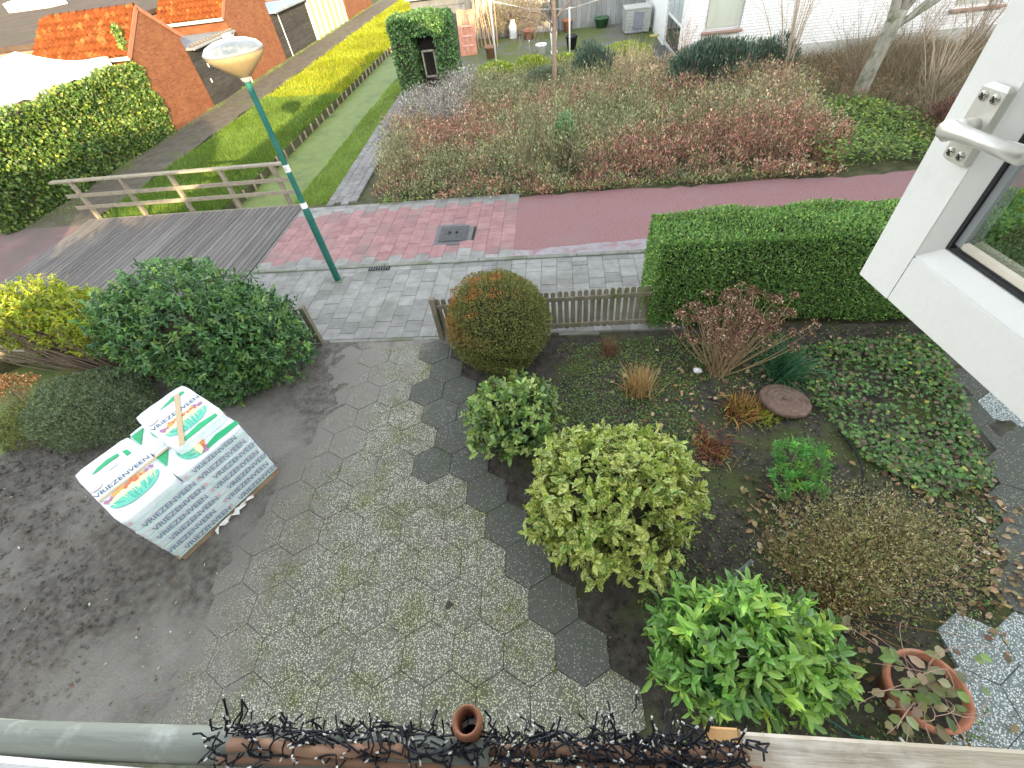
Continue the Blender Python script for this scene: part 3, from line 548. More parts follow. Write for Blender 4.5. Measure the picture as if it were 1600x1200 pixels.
# ---- white brick house on the right
t = thing('white_house', 'white painted brick house behind the shrub bed', 'house', (11, 25, 0))
H0, H1, HY, HB, HZ = 4.5, 19.0, 20.0, 30.0, 5.2
wins = [(5.08, 6.30, 1.10, 2.5), (13.0, 14.5, 1.0, 2.4)]
mb = MB(); xs_ = [H0]+[v for a_ in wins for v in a_[:2]]+[H1]
for i in range(0, len(xs_), 2): mb.box(((xs_[i]+xs_[i+1])/2, HY+.15, (HZ+.45)/2), (xs_[i+1]-xs_[i], .3, HZ-.45))
for a_, b_, c_, d_ in wins: mb.box(((a_+b_)/2, HY+.15, (c_+.45)/2), (b_-a_, .3, c_-.45)); mb.box(((a_+b_)/2, HY+.15, (d_+HZ)/2), (b_-a_, .3, HZ-d_))
mb.obj('front_wall', WHITEB, t)
MB().box(((H0+H1)/2, HY+.14, .18), (H1-H0, .34, .56)).obj('plinth', mat('grey_plinth', (.42, .42, .37), (.52, .51, .46), 3, .9, .3, 40, c3=(.28, .31, .18), s3=1.2, t3=(.5, .7)), t)
for a_, b_, c_, d_ in wins:
    w_ = MB().box(((a_+b_)/2, HY+.16, (c_+d_)/2), (b_-a_-.01, .06, d_-c_-.01)).obj('window', WHITEP, t)
    MB().box(((a_+b_)/2, HY+.10, (c_+d_)/2), (b_-a_-.16, .05, d_-c_-.16)).obj('pane', mat('curtained_glass', (.42, .45, .36), (.50, .52, .44), 3, .1, stretch=(1, 1, .1), spec=.7), w_)
    MB().box(((a_+b_)/2, HY-.03, c_-.045), (b_-a_+.12, .2, .07), bevel=.01).obj('sill', mat('brick_sill', (.26, .17, .13), rough=.8), w_)
# side wall towards the terrace, with glazed door
mb = MB()
for ya, yb in ((HY+.3, 21.0), (24.0, HB)): mb.box((H0+.15, (ya+yb)/2, HZ/2-.03), (.3, yb-ya, HZ))
mb.box((H0+.15, 22.5, (2.35+HZ)/2), (.3, 3.0, HZ-2.35)); mb.obj('side_wall', WHITEB, t)
d_ = MB().box((H0+.12, 22.5, 1.16), (.08, 2.98, 2.36)).obj('door', WHITEP, t)
for ya, yb in ((21.12, 21.9), (22.05, 22.9), (23.05, 23.9)):
    MB().box((H0+.07, (ya+yb)/2, .62), (.04, yb-ya, .85)).obj('lower_pane', GLASSD, d_); MB().box((H0+.07, (ya+yb)/2, 1.66), (.04, yb-ya, 1.0)).obj('upper_pane', mat('pale_glass', (.34, .38, .38), (.42, .46, .45), 2, .12), d_)
MB().box((H0-.35, 22.3, .03), (.7, 2.4, .16), bevel=.02).obj('doorstep', mat('dark_step', (.09, .085, .08), rough=.9), t)
MB().box(((H0+H1)/2, (HY+HB)/2, HZ+.1), (H1-H0+.6, HB-HY+.6, .2)).obj('roof', SLATE, t)
MB().box((H1-.15, (HY+HB)/2, HZ/2), (.3, HB-HY-.7, HZ)).obj('far_wall', WHITEB, t); MB().box(((H0+H1)/2, HB-.15, HZ/2), (H1-H0-.6, .3, HZ)).obj('back_wall', WHITEB, t)
# ---- terrace: back fence, furniture
FGREY = mat('grey_fence', (.26, .265, .26), (.36, .365, .355), 6, .85, .3, 50, stretch=(1, 1, .15), objrand=.1, c3=(.2, .22, .17), s3=1.5, t3=(.5, .7))
t = thing('back_fence', 'weathered grey board fence at the back of the terrace', 'fence', (-1, 29.5, 0))
for i in range(44): MB().box((-6.2+.245*i, 29.55+R.normal()*.004, .78), (.225, .03, 1.72+R.normal()*.02), bevel=.004).obj('board', FGREY, t)
for i in range(6): MB().box((-6.2+2.1*i, 29.63, .8), (.1, .1, 1.8)).obj('post', FGREY, t)
MB().box((-.9, 29.53, 1.64), (10.8, .1, .06)).obj('top_rail', WHITEC, t)
t = thing('back_shed', 'dark grey board shed behind the ivy arbour', 'shed', (-5, 28, 0))
MB().box((-5.6, 28.4, 1.0), (2.6, 2.2, 2.2)).obj('wall', mat('slate_boards', (.11, .115, .12), (.16, .165, .17), 4, .8, stretch=(1, 1, .1)), t); MB().box((-5.6, 28.3, 2.16), (2.9, 2.6, .12)).obj('roof', SLATE, t)
for i in range(6): MB().box((-5.6, 27.27, .15+.36*i), (2.6, .03, .34), bevel=.006).obj('board', MATS['slate_boards'], t)
# ================================================================== BRIDGE, LAMP, FENCES
DECK = mat('deck_plank', (.115, .105, .096), (.175, .16, .146), 12, .8, .4, 70, stretch=(1, .08, 1), objrand=.16)
RAIL = mat('bridge_timber', (.20, .172, .125), (.28, .245, .185), 8, .8, .4, 60, objrand=.1, c3=(.2, .21, .13), s3=2, t3=(.55, .72))
t = thing('footbridge', 'wide plank footbridge with timber railings over the canal', 'bridge', (-10, 8.4, 0))
nb = 43; bw = 6.45/nb; me = MB().box((0, 0, 0), (bw-.02, 5.36, .05), bevel=.006).mesh('plank', DECK)
for i in range(nb): inst('plank', me, t, (-13.22+bw*(i+.5), 8.42+R.normal()*.006, .0+R.normal()*.002), (0, R.normal()*.006, 0))
for y in (5.9, 7.5, 9.3, 10.95): MB().box((-10, y, -.16), (6.6, .16, .26)).obj('beam', RAIL, t)
MB().box((-10, 5.68, -.13), (6.45, .06, .3)).obj('edge_beam', RAIL, t); MB().box((-10, 11.14, -.13), (6.45, .06, .3)).obj('edge_beam', RAIL, t)
for yy, side in ((11.22, 1), (5.58, -1)):
    for x in (-12.95, -11.48, -10.05, -8.62, -7.17):
        MB().box((x, yy, .38), (.09, .09, 1.3), bevel=.008).obj('post', RAIL, t)
    MB().box((-10.15, yy, 1.05), (6.75, .14, .055), bevel=.008).obj('top_rail', RAIL, t)
    for z in (.68, .36): MB().box((-10.1, yy-side*.062, z), (6.45, .03, .10), bevel=.005).obj('side_rail', RAIL, t)
# timber piling along the canal
PILE = mat('piling_timber', (.045, .034, .022), (.08, .06, .04), 9, .9, .4, 50, objrand=.15)
PTOP = mat('piling_stake', (.22, .18, .11), (.32, .27, .18), 9, .85, .3, 50, objrand=.15)
t = thing('canal_piling', 'low timber piling with stakes along the far canal bank', 'piling', (-9.4, 25, 0))
MB().box((-9.50, 32.3, -.33), (.04, 41, .26)).obj('board', PILE, t)
me = MB().box((0, 0, 0), (.055, .055, .34), bevel=.01).mesh('stake', PTOP)
for i in range(58): inst('stake', me, t, (-9.42, 12.1+.62*i+R.normal()*.05, -.30+R.normal()*.015), (R.normal()*.03, R.normal()*.03, R.random()*.3))
t = thing('canal_board', 'wet brown plank edging the canal beside the dug soil', 'board', (-8.5, 3, 0))
MB().box((-8.50, 2.2, -.18), (.05, 4.6, .40)).obj('plank', mat('wet_plank', (.13, .05, .035), (.19, .085, .06), 6, .6, stretch=(1, .15, 1)), t)
for y in (.6, 2.0, 3.4): MB().box((-8.55, y, -.2), (.06, .06, .5)).obj('stake', PILE, t)
# lamp post
GRN = mat('green_paint', (.018, .105, .082), (.03, .14, .11), 4, .4, .1, 30)
t = thing('street_lamp', 'dark green lamp post with cream conical lantern beside the pavement', 'lamp', (-4.6, 7.56, 0))
lx, ly = -4.6, 7.56
MB().lathe([(.066, -.1), (.066, 1.45), (.062, 1.5), (.048, 1.55), (.046, 3.5), (.05, 3.56)], c=(lx, ly, 0), n=18).obj('pole', GRN, t, True)
MB().lathe([(.06, 3.52), (.085, 3.58), (.06, 3.62)], c=(lx, ly, 0), n=18).obj('collar', SLATE, t, True)
CREAM = mat('cream_lens', (.25, .19, .10), (.30, .235, .13), 4, .35)
bowl = MB().lathe([(.075, 3.58), (.10, 3.585), (.375, 3.80), (.405, 3.85), (.405, 3.88)], c=(lx, ly, 0), n=32).obj('lantern_bowl', CREAM, t, True)
MB().lathe([(.41, 3.875), (.42, 3.885), (.42, 3.905), (.41, 3.915)], c=(lx, ly, 0), n=32).obj('rim', SLATE, t, True)
MB().lathe([(.41, 3.91), (.36, 3.965), (.24, 4.01), (.10, 4.035), (.0, 4.04)], c=(lx, ly, 0), n=32).obj('lantern_lid', mat('grey_lid', (.10, .125, .145), (.145, .17, .19), 3, .25, spec=.5, c3=(.20, .22, .22), s3=6, t3=(.55, .7)), t, True)
MB().box((lx-.02, ly+.05, 4.06), (.09, .09, .05), bevel=.01).obj('sensor', WHITEP, t)
MB().lathe([(.0515, 2.2), (.0515, 2.32)], c=(lx, ly, 0), n=18).obj('number_sticker', WHITEP, t, True)
for x in (-.012, .012): MB().box((lx+x, ly-.0525, 2.26), (.006, .004, .07)).obj('sticker_mark', SLATE, t)
MB().lathe([(.058, 1.56), (.056, 1.66)], c=(lx, ly, 0), n=18).obj('worn_band', WHITEC, t, True)
MB().box((lx, ly, .0), (.24, .22, .03), bevel=.01).obj('foot_plate', KM, t)
# picket fences
PICK = mat('picket_timber', (.17, .15, .105), (.27, .24, .175), 9, .85, .4, 70, stretch=(1, 1, .15), objrand=.16, c3=(.13, .14, .06), s3=3, t3=(.52, .72))
def picket_mesh(h, w_=.072):
    P = [(-w_/2, 0), (w_/2, 0), (w_/2, h-w_/2)]+[(w_/2*math.cos(a), h-w_/2+w_/2*math.sin(a)) for a in np.linspace(.3, math.pi-.3, 6)]+[(-w_/2, h-w_/2)]
    return MB().prism(P, 'y', -.009, .009).mesh('picket', PICK)
def pickets(label, xa, xb, ya, yb, h, posts, name='picket_fence'):
    t = thing(name, label, 'fence', ((xa+xb)/2, (ya+yb)/2, 0)); me = picket_mesh(h-.04); n_ = int(abs(xb-xa)/.101)
    for i in range(n_):
        f = (i+.7)/n_; inst('picket', me, t, (xa+(xb-xa)*f, ya+(yb-ya)*f+.03, .045+R.normal()*.004), (R.normal()*.01, R.normal()*.012, 0))
    for z in (h*.84, .13):
        MB().bar((xa, ya, z), (xb, yb, z), .03, .075, bevel=.005).obj('rail', PICK, t)
    for x, y in posts:
        MB().box((x, y, h/2+.0), (.085, .085, h+.12), bevel=.01).obj('post', PICK, t)
    return t
pickets('mossy picket fence between the gateway and the clipped hedge', -2.05, 1.42, 5.66, 5.78, .78, [(-2.06, 5.66), (-.6, 5.80), (1.5, 5.83)])
pickets('short picket fence half hidden in the dark laurel', -6.3, -4.27, 5.60, 5.60, .76, [(-4.24, 5.60), (-6.3, 5.6)])
# ================================================================== VEGETATION
TWIG = mat('bark_twig', (.10, .075, .05), (.17, .13, .09), 30, .9, .3, 80)
TAN = mat('tan_stem', (.27, .185, .095), (.38, .28, .16), 20, .75)
BARK = mat('grey_bark', (.20, .185, .145), (.34, .32, .26), 12, .9, .6, 40, stretch=(1, 1, .3), c3=(.13, .14, .08), s3=4, t3=(.5, .65))
DARKCORE = mat('dark_twig_core', (.028, .030, .016), (.05, .048, .03), 12, .95, .5, 40)  # dense twig mass; shade of the leaf gaps put into its dark colour
def boxleaves(x0, x1, y0, y1, z0, z1, n, L, Wd, cols, wts=None, seed=1, depth=.10, bump=.05, sides='xXyYZ', shape='small', round_=.12, var=.22, up=.45, low_thin=0.):
    A = {'x': (y1-y0)*(z1-z0), 'X': (y1-y0)*(z1-z0), 'y': (x1-x0)*(z1-z0), 'Y': (x1-x0)*(z1-z0), 'Z': (x1-x0)*(y1-y0)}
    tot = sum(A[s] for s in sides); parts = []
    for s in sides:
        k = int(n*A[s]/tot); u = R.random(k); v = R.random(k); dn = depth*R.random(k)**1.5
        if s in 'xX': nrm = np.array([-1. if s == 'x' else 1., 0, 0]); P = np.stack([np.full(k, x0 if s == 'x' else x1), y0+(y1-y0)*u, z0+(z1-z0)*v], 1)
        elif s in 'yY': nrm = np.array([0, -1. if s == 'y' else 1., 0]); P = np.stack([x0+(x1-x0)*u, np.full(k, y0 if s == 'y' else y1), z0+(z1-z0)*v], 1)
        else: nrm = np.array([0, 0, 1.]); P = np.stack([x0+(x1-x0)*u, y0+(y1-y0)*v, np.full(k, z1)], 1)
        N = np.repeat(nrm[None], k, 0)
        # rounded arrises and uneven faces
        c = np.array([(x0+x1)/2, (y0+y1)/2, (z0+z1)/2]); h = np.array([(x1-x0)/2, (y1-y0)/2, (z1-z0)/2]); q = (P-c)/h
        e = np.maximum(np.abs(q)-(1-round_/h), 0)*h/round_; e[:, 2] *= (q[:, 2] > 0)
        l2 = np.linalg.norm(e, axis=1); P = P-np.sign(q)*e*round_*(1-1/np.maximum(l2, 1))[:, None]; P = P-np.sign(q)*e*round_*.18
        N = unit(N+np.sign(q)*e*.8)
        b_ = lump(P*1.0, seed, 1, 2.2)-1; P = P+N*(b_*bump-dn)[:, None]+rnd(k)*.008
        Ax = unit(N*.45+rnd(k)*.55+np.array([0, 0, up])); Nn = unit(N+rnd(k)*.5+np.array([0, 0, .25])); sc = R.uniform(.7, 1.25, k)
        parts.append(leafarr(P, Ax, Nn, L*sc, Wd*sc, pal(k, cols, wts, var), shape))
    return parts
# ---- clipped hedge on the right
t = thing('clipped_hedge', 'long clipped privet hedge along the garden front', 'hedge', (5.2, 6.2, 0))
leafobj('foliage', boxleaves(1.33, 9.2, 5.70, 6.66, .05, 1.56, 165000, .042, .022, [(.105, .20, .055), (.145, .255, .068), (.22, .33, .085), (.07, .145, .045)], [4, 4, 2.5, 2], seed=5, bump=.055, depth=.14, round_=.09), LEAF, t)
MB().box((5.27, 6.18, .73), (7.6, .72, 1.42)).obj('dark_core', DARKCORE, t)
# ---- thuja ball
t = thing('conifer_ball', 'clipped ball conifer with rusty brown top beside the picket fence', 'shrub', (-.97, 5.15, 0))
c0, r0 = (-.97, 5.17, .70), (.76, .74, .78)
p1 = crown(c0, r0, 46000, .036, .015, [(.12, .14, .04), (.17, .185, .055), (.085, .105, .035), (.25, .22, .075)], [4, 3, 3, 1.5], seed=9, amp=.075, freq=5, depth=.30, up=.5, low=-.95, jit=.5)
V, F, C = p1; ctr = V.reshape(-1, 4, 3).mean(1); d_ = (ctr-np.array(c0))/np.array(r0)
br = np.clip((d_[:, 2]*1.0-d_[:, 0]*.35+.18*np.sin(ctr[:, 0]*19)+.18*np.sin(ctr[:, 1]*17+ctr[:, 2]*13)+.15*R.normal(size=len(ctr))-.93)*3, 0, .85)
br = np.maximum(br, np.clip((-d_[:, 0]-.72+.5*np.sin(ctr[:, 2]*9)+.3*R.normal(size=len(ctr)))*1.5, 0, .45))
rust = pal(len(ctr), [(.34, .13, .045), (.26, .10, .04), (.38, .2, .06)], None, .2); C = C.reshape(-1, 4, 3); C = (C*(1-br[:, None, None])+rust[:, None]*br[:, None, None]).reshape(-1, 3)
leafobj('foliage', [(V, F, C)], DRY, t); core(c0, r0, 9, .075, 5, .80, 'dark_core', DARKCORE, t, low=.0)
MB().tube([(-.97, 5.17, -.06), (-.97, 5.17, .5)], .05, 8).obj('stem', TWIG, t)
# ---- broad-leaved shrubs with rosettes of leaves; inner rosettes darkened to hold the gap shade
def rosettes(c, r, nros, per, L, Wd, cols, wts=None, seed=2, amp=.1, low=-.35, depth=.3, shape='oval', spread=.75, tilt=.5, var=.18, ytop=None, jit=.35):
    d = unit(rnd(nros*3)); d = d[d[:, 2] > low][:nros]; n_ = len(d); rho = (1-depth*R.random(n_)**1.8)*lump(d, seed, amp*1.5, 3.6)*(1+.13*R.random(n_)*(R.random(n_) < .15)); r = np.array(r); P = np.array(c)+d*r*rho[:, None]
    ax = unit(unit(d/r)*.8+np.array([0, 0, tilt])+rnd(n_)*jit); per = int(per); B = np.repeat(P, per, 0); Ax = np.repeat(ax, per, 0); k = len(B)
    q = rnd(k); q = unit(q-Ax*np.sum(q*Ax, 1, keepdims=True)); sp = R.uniform(.1, 1, (k, 1))*spread+.2; A = unit(Ax*(1-.6*sp)+q*sp+rnd(k)*.22-np.array([0, 0, .12])); N = unit(Ax*1.0-q*.25+rnd(k)*.32)
    s = np.clip(R.normal(.88, .22, k), .35, 1.3); base = np.repeat(pal(n_, cols, wts, var*.7), per, 0)*(1+R.normal(size=(k, 1))*var*.6)
    return leafarr(B-Ax*(R.random((k, 1))**1.3*L*1.5)+rnd(k)*L*.12, A, N, L*s, Wd*s, np.clip(base, .004, .9), shape), P
def stems(name, base, tips, mt, parent, r0=.012, r1=.004, n=5, bend=.08, k=5):
    mb = MB()
    for tp in tips:
        b_ = np.array(base)+np.array([*(R.normal(size=2)*.05), 0]); p_, rr_ = twig(b_, tp, (R.normal()*bend, R.normal()*bend, bend*.6), r0, r1, k); mb.tube(p_, rr_, n, False)
    return mb.obj(name, mt, parent)
t = thing('skimmia_shrub', 'low rounded shrub with broad pale green leaves beside the path', 'shrub', (-.68, 3.5, 0))
L1, tips = rosettes((-.67, 3.52, .48), (.66, .60, .50), 330, 8, .088, .044, [(.18, .26, .06), (.12, .195, .042), (.27, .34, .10), (.075, .135, .035)], [4, 4, 2.5, 2.5], seed=21)
L2, _ = rosettes((-.67, 3.52, .42), (.46, .42, .40), 110, 7, .095, .046, [(.05, .11, .03), (.07, .14, .035)], None, seed=22)
leafobj('foliage', [L1, L2], GLOSS, t); core((-.67, 3.52, .38), (.66, .6, .5), 21, .1, 3, .58, 'dark_core', DARKCORE, t, low=.02); stems('stems', (-.68, 3.5, -.05), tips[::4], TWIG, t)
t = thing('aucuba_shrub', 'large round yellow spotted aucuba shrub in the middle of the bed', 'shrub', (.47, 2.4, 0))
c0 = (.47, 2.42, .58); cols = [(.11, .20, .035), (.17, .26, .05), (.27, .34, .08), (.07, .13, .028)]
L1, tips = rosettes(c0, (.92, .86, .66), 560, 8, .108, .052, cols, [4, 4, 3, 2], seed=31, low=-.55, tilt=.25, amp=.08)
L2, _ = rosettes(c0, (.68, .62, .48), 150, 7, .12, .05, [(.08, .16, .03), (.13, .22, .045)], None, seed=32, low=-.6, tilt=.2)
leafobj('foliage', [L1, L2], AUC, t); core((.47, 2.42, .50), (.92, .86, .66), 31, .1, 3, .62, 'dark_core', DARKCORE, t, low=.03); stems('stems', (.47, 2.42, -.05), tips[::5], TWIG, t)
t = thing('bright_laurel', 'bright green glossy laurel shrub at the front of the bed', 'shrub', (1.47, 1.02, 0))
c0 = (1.47, 1.03, .46); cols = [(.15, .29, .055), (.21, .36, .07), (.10, .20, .045), (.30, .42, .07)]
L1, tips = rosettes(c0, (.76, .52, .54), 300, 8, .128, .046, cols, [4, 3, 4, 1.2], seed=41, low=-.45, tilt=.7, spread=.7)
L2, _ = rosettes((1.47, 1.03, .36), (.58, .40, .42), 90, 7, .14, .048, [(.05, .14, .03), (.07, .18, .04)], None, seed=42, low=-.5)
leafobj('foliage', [L1, L2], GLOSS, t); core((1.47, 1.03, .36), (.76, .52, .54), 41, .1, 3, .55, 'dark_core', DARKCORE, t, low=.02); stems('stems', (1.47, 1.03, -.05), tips[::4], TWIG, t)
# ---- left side: dark laurel, sunlit privet, juniper
t = thing('dark_laurel', 'big dark green laurel bush left of the gateway', 'shrub', (-5.6, 5.0, 0))
cols = [(.055, .13, .036), (.085, .175, .048), (.035, .085, .03), (.135, .225, .05)]; parts = []
for c0, r0, n_ in (((-5.75, 5.08, 1.0), (1.25, .86, .98), 1700), ((-4.75, 4.95, .80), (.80, .70, .78), 800), ((-6.5, 4.95, .95), (.75, .65, .75), 650), ((-5.3, 4.6, .5), (.9, .6, .6), 650)):
    a_, tips = rosettes(c0, r0, n_, 8, .088, .033, cols, [4, 4, 3, 1.5], seed=int(n_), low=-.75, tilt=.6, amp=.10, depth=.38, jit=.5); parts.append(a_)
leafobj('foliage', parts, GLOSS, t)
core((-5.6, 5.0, .85), (1.3, .75, .8), 3, .08, 3, .75, 'dark_core', DARKCORE, t, low=-.05)
stems('stems', (-5.8, 4.7, -.05), [(-5.8+R.normal()*.6, 5+R.normal()*.3, 1.2) for _ in range(14)], TWIG, t, .02, .008)
t = thing('sunlit_privet', 'loose privet beside the bridge railing, sunlight also put into its yellow-green leaf colour', 'shrub', (-7.1, 4.85, 0))
cols = [(.18, .225, .02), (.23, .265, .022), (.12, .175, .02), (.30, .29, .03)]; parts = []; alltips = []  # paler, yellower leaf tints put part of the sunlight into the colour
for c0, r0, n_ in (((-8.3, 5.25, 1.30), (.85, .45, .42), 700), ((-9.4, 5.25, 1.28), (.8, .42, .36), 520), ((-7.4, 5.15, 1.25), (.6, .45, .42), 300), ((-10.2, 5.2, 1.15), (.6, .38, .32), 260), ((-8.7, 5.05, .98), (.9, .35, .34), 300), ((-7.5, 4.98, .95), (.55, .35, .40), 260), ((-9.9, 5.0, .95), (.7, .3, .28), 200)):
    a_, tips = rosettes(c0, r0, n_, 7, .075, .026, cols, [4, 3, 3, 1], seed=int(n_)+3, low=-.6, tilt=.8, amp=.16, depth=.6, jit=.6); parts.append(a_); alltips += list(tips[::14])
leafobj('foliage', parts, LEAF, t)
stems('stems', (-7.05, 4.8, -.05), alltips, TWIG, t, .017, .004, bend=.18)
t = thing('juniper_bush', 'low grey-green bush between the soil bags and the canal', 'shrub', (-7.3, 3.95, 0))
p1 = crown((-7.25, 3.95, .32), (1.05, .74, .42), 26000, .042, .016, [(.12, .165, .085), (.17, .21, .12), (.08, .12, .06), (.2, .22, .09)], [4, 3, 3, 1], seed=51, amp=.14, freq=4, depth=.45, up=.6, low=-.5, jit=.5)
p2 = crown((-8.2, 3.75, .22), (.5, .5, .30), 6000, .04, .015, [(.13, .16, .05), (.2, .21, .06), (.08, .11, .04)], None, seed=52, amp=.14, freq=4, depth=.5, up=.6, low=-.5)
leafobj('foliage', [p1, p2], LEAF, t); stems('stems', (-7.25, 3.9, 0), [(-7.25+R.normal()*.4, 3.95+R.normal()*.3, .55) for _ in range(16)], TWIG, t)
# ---- dried hydrangeas
def flowerhead(c, rad, n, cols, sz=.03):
    d = unit(rnd(n)); d[:, 2] = np.abs(d[:, 2])*.75-.15; P = np.array(c)+d*rad*R.uniform(.75, 1.05, (n, 1)); s = R.uniform(.7, 1.2, n)
    return leafarr(P, rnd(n)+np.array([0, 0, .1]), d+rnd(n)*.4, sz*s, sz*.85*s, pal(n, cols, None, .22), 'small')
def hydrangea(label, base, cen, r, nh, cols, stemmat, name='hydrangea'):
    t = thing(name, label, 'shrub', (*base[:2], 0)); d = unit(rnd(nh*4)); d = d[d[:, 2] > -.25][:nh]; P = np.array(cen)+d*np.array(r)*R.uniform(.3, 1.1, (len(d), 1)); hs_ = []
    for i, p in enumerate(P):
        hs_.append(flowerhead(p, R.uniform(.06, .115), int(R.uniform(45, 80)), cols))
    leafobj('flower_heads', hs_, DRY, t)['kind'] = 'stuff'
    for i in range(0, len(P), 1):
        mb = MB(); p_, rr_ = twig(np.array(base)+np.array([*(R.normal(size=2)*.05), -.05]), P[i], ((P[i][0]-base[0])*.05+R.normal()*.10, (P[i][1]-base[1])*.05+R.normal()*.08, .02+R.normal()*.08), .0085, .004, 8); mb.tube(p_, rr_, 5, False); mb.obj('stem', stemmat, t)
    return t
hydrangea('dried brown hydrangea with bare tan stems in front of the hedge', (2.22, 4.66, 0), (2.45, 5.0, .66), (1.0, .5, .46), 85, [(.15, .075, .048), (.21, .12, .08), (.11, .055, .037), (.38, .28, .19)], TAN)
hydrangea('dried hydrangea beside the canal, sun glow put into the colour of its golden heads', (-8.62, 4.02, 0), (-8.75, 4.25, .50), (.5, .32, .20), 20, [(.40, .22, .09), (.48, .30, .13), (.32, .15, .06)], TAN)  # golden palette puts the sun glow into the head colour
# tufts and smaller plants
def tuft(label, name, base, n, L, Wd, cols, spread, mt, cat='plant', droop=.3, shape='blade', jr=.06, wts=None):
    t = thing(name, label, cat, (*base[:2], 0)); P = np.array(base)+np.stack([R.normal(size=n)*jr, R.normal(size=n)*jr, np.zeros(n)-.02], 1)
    az_ = R.uniform(0, 6.28, n); tl = np.abs(R.normal(size=n))*spread; A = np.stack([np.cos(az_)*np.sin(tl), np.sin(az_)*np.sin(tl), np.cos(tl)], 1); N = np.stack([-np.cos(az_)*.0-A[:, 0]*A[:, 2], -A[:, 1]*A[:, 2], 1-A[:, 2]**2], 1)+rnd(n)*.05
    s = R.uniform(.55, 1.1, n); parts = []
    # each blade in three bends so that it arches over
    Q = P.copy(); D_ = A.copy(); seg = 4
    V = []; Fc = []; Cc = pal(n, cols, wts, .2)
    side = unit(np.cross(A, rnd(n))); pts = [Q]
    for k in range(seg):
        Q = Q+D_*(L*s/seg)[:, None]; D_ = unit(D_+np.array([0, 0, -droop*(k+1)/seg*.9])); pts.append(Q)
    wd = [1, .9, .7, .45, .05]; VV = np.stack([np.stack([pts[k]-side*Wd*wd[k]/2, pts[k]+side*Wd*wd[k]/2], 1) for k in range(seg+1)], 1).reshape(n, -1, 3)
    tri = np.array([v for k in range(seg) for v in ((2*k, 2*k+1, 2*k+3), (2*k, 2*k+3, 2*k+2))]); Fk = (tri[None]+np.arange(n)[:, None, None]*(2*seg+2)).reshape(-1, 3)
    leafobj('blades', [(VV.reshape(-1, 3), Fk, np.repeat(Cc, 2*seg+2, 0))], mt, t)['kind'] = 'stuff'; return t
tuft('tan bristly tuft of dead stems in the middle of the bed', 'dead_stem_tuft', (1.06, 4.36, 0), 420, .52, .010, [(.42, .30, .13), (.34, .23, .10), (.5, .38, .19)], .42, DRY, droop=.05, jr=.07)
tuft('small russet twiggy plant at the foot of the picket fence', 'russet_plant', (.72, 5.2, 0), 240, .30, .008, [(.24, .13, .08), (.30, .19, .12), (.16, .09, .06)], .6, DRY, droop=.15, jr=.05)
tuft('dark green strap-leaved clump under the dried hydrangea', 'strap_leaf_plant', (3.12, 4.66, 0), 420, .62, .016, [(.035, .105, .055), (.05, .14, .07), (.08, .17, .07)], .95, LEAF, droop=.55, jr=.09)
tuft('golden brown fern clump beside the round plate', 'brown_fern', (2.36, 3.98, 0), 260, .34, .016, [(.22, .085, .04), (.36, .22, .07), (.16, .06, .035), (.30, .28, .06)], .95, DRY, droop=.5, jr=.10)
tuft('dead red-brown astilbe clump behind the spotted shrub', 'brown_astilbe', (1.84, 3.36, 0), 200, .26, .013, [(.24, .075, .05), (.17, .06, .04), (.34, .24, .08)], .95, DRY, droop=.5, jr=.10)
tuft('yellow-green fern tuft next to the brown plate', 'yellow_fern', (2.62, 3.86, 0), 130, .22, .014, [(.30, .33, .06), (.38, .38, .08), (.2, .25, .05)], .95, LEAF, droop=.5, jr=.08)
t = thing('spurge_plant', 'fresh green spurge with whorled narrow leaves', 'plant', (2.68, 2.9, 0))
parts = []; tips = []
for c0, r0, n_ in (((2.72, 3.05, .30), (.30, .24, .20), 34), ((2.62, 2.80, .22), (.32, .22, .18), 34)):
    a_, tp = rosettes(c0, r0, n_, 22, .075, .014, [(.11, .27, .075), (.15, .34, .09), (.22, .38, .08)], [4, 3, 1.2], seed=n_, low=-.2, spread=.95, tilt=.9, shape='small'); parts.append(a_); tips += list(tp)
leafobj('foliage', parts, LEAF, t); stems('stems', (2.68, 2.9, -.03), tips[::2], mat('green_stem', (.14, .2, .06)), t, .007, .004)
t = thing('heath_shrub', 'straggly tan and olive heath shrub near the flower pot', 'shrub', (2.95, 1.85, 0))
cols = [(.28, .235, .12), (.18, .17, .07), (.40, .34, .21), (.22, .24, .08), (.13, .11, .055)]
p1 = crown((3.05, 2.02, .26), (1.0, .66, .36), 17000, .034, .013, cols, [4, 4, 2.5, 3, 2], seed=61, amp=.42, freq=5, depth=1., up=.7, low=-.35, jit=.8, power=1.)
p2 = crown((2.55, 1.75, .22), (.5, .45, .32), 5000, .036, .013, cols, [3, 4, 1, 5, 2], seed=62, amp=.4, freq=5, depth=1., up=.5, low=-.4, jit=.7)
leafobj('foliage', [p1, p2], DRY, t)['kind'] = 'stuff'
stems('stems', (2.52, 1.48, 0), [(2.52+R.normal()*.35, 1.7+R.normal()*.3, .35+R.random()*.15) for _ in range(90)], mat('rust_stem', (.22, .115, .05), (.30, .17, .08), 20, .8), t, .005, .0025, 4)
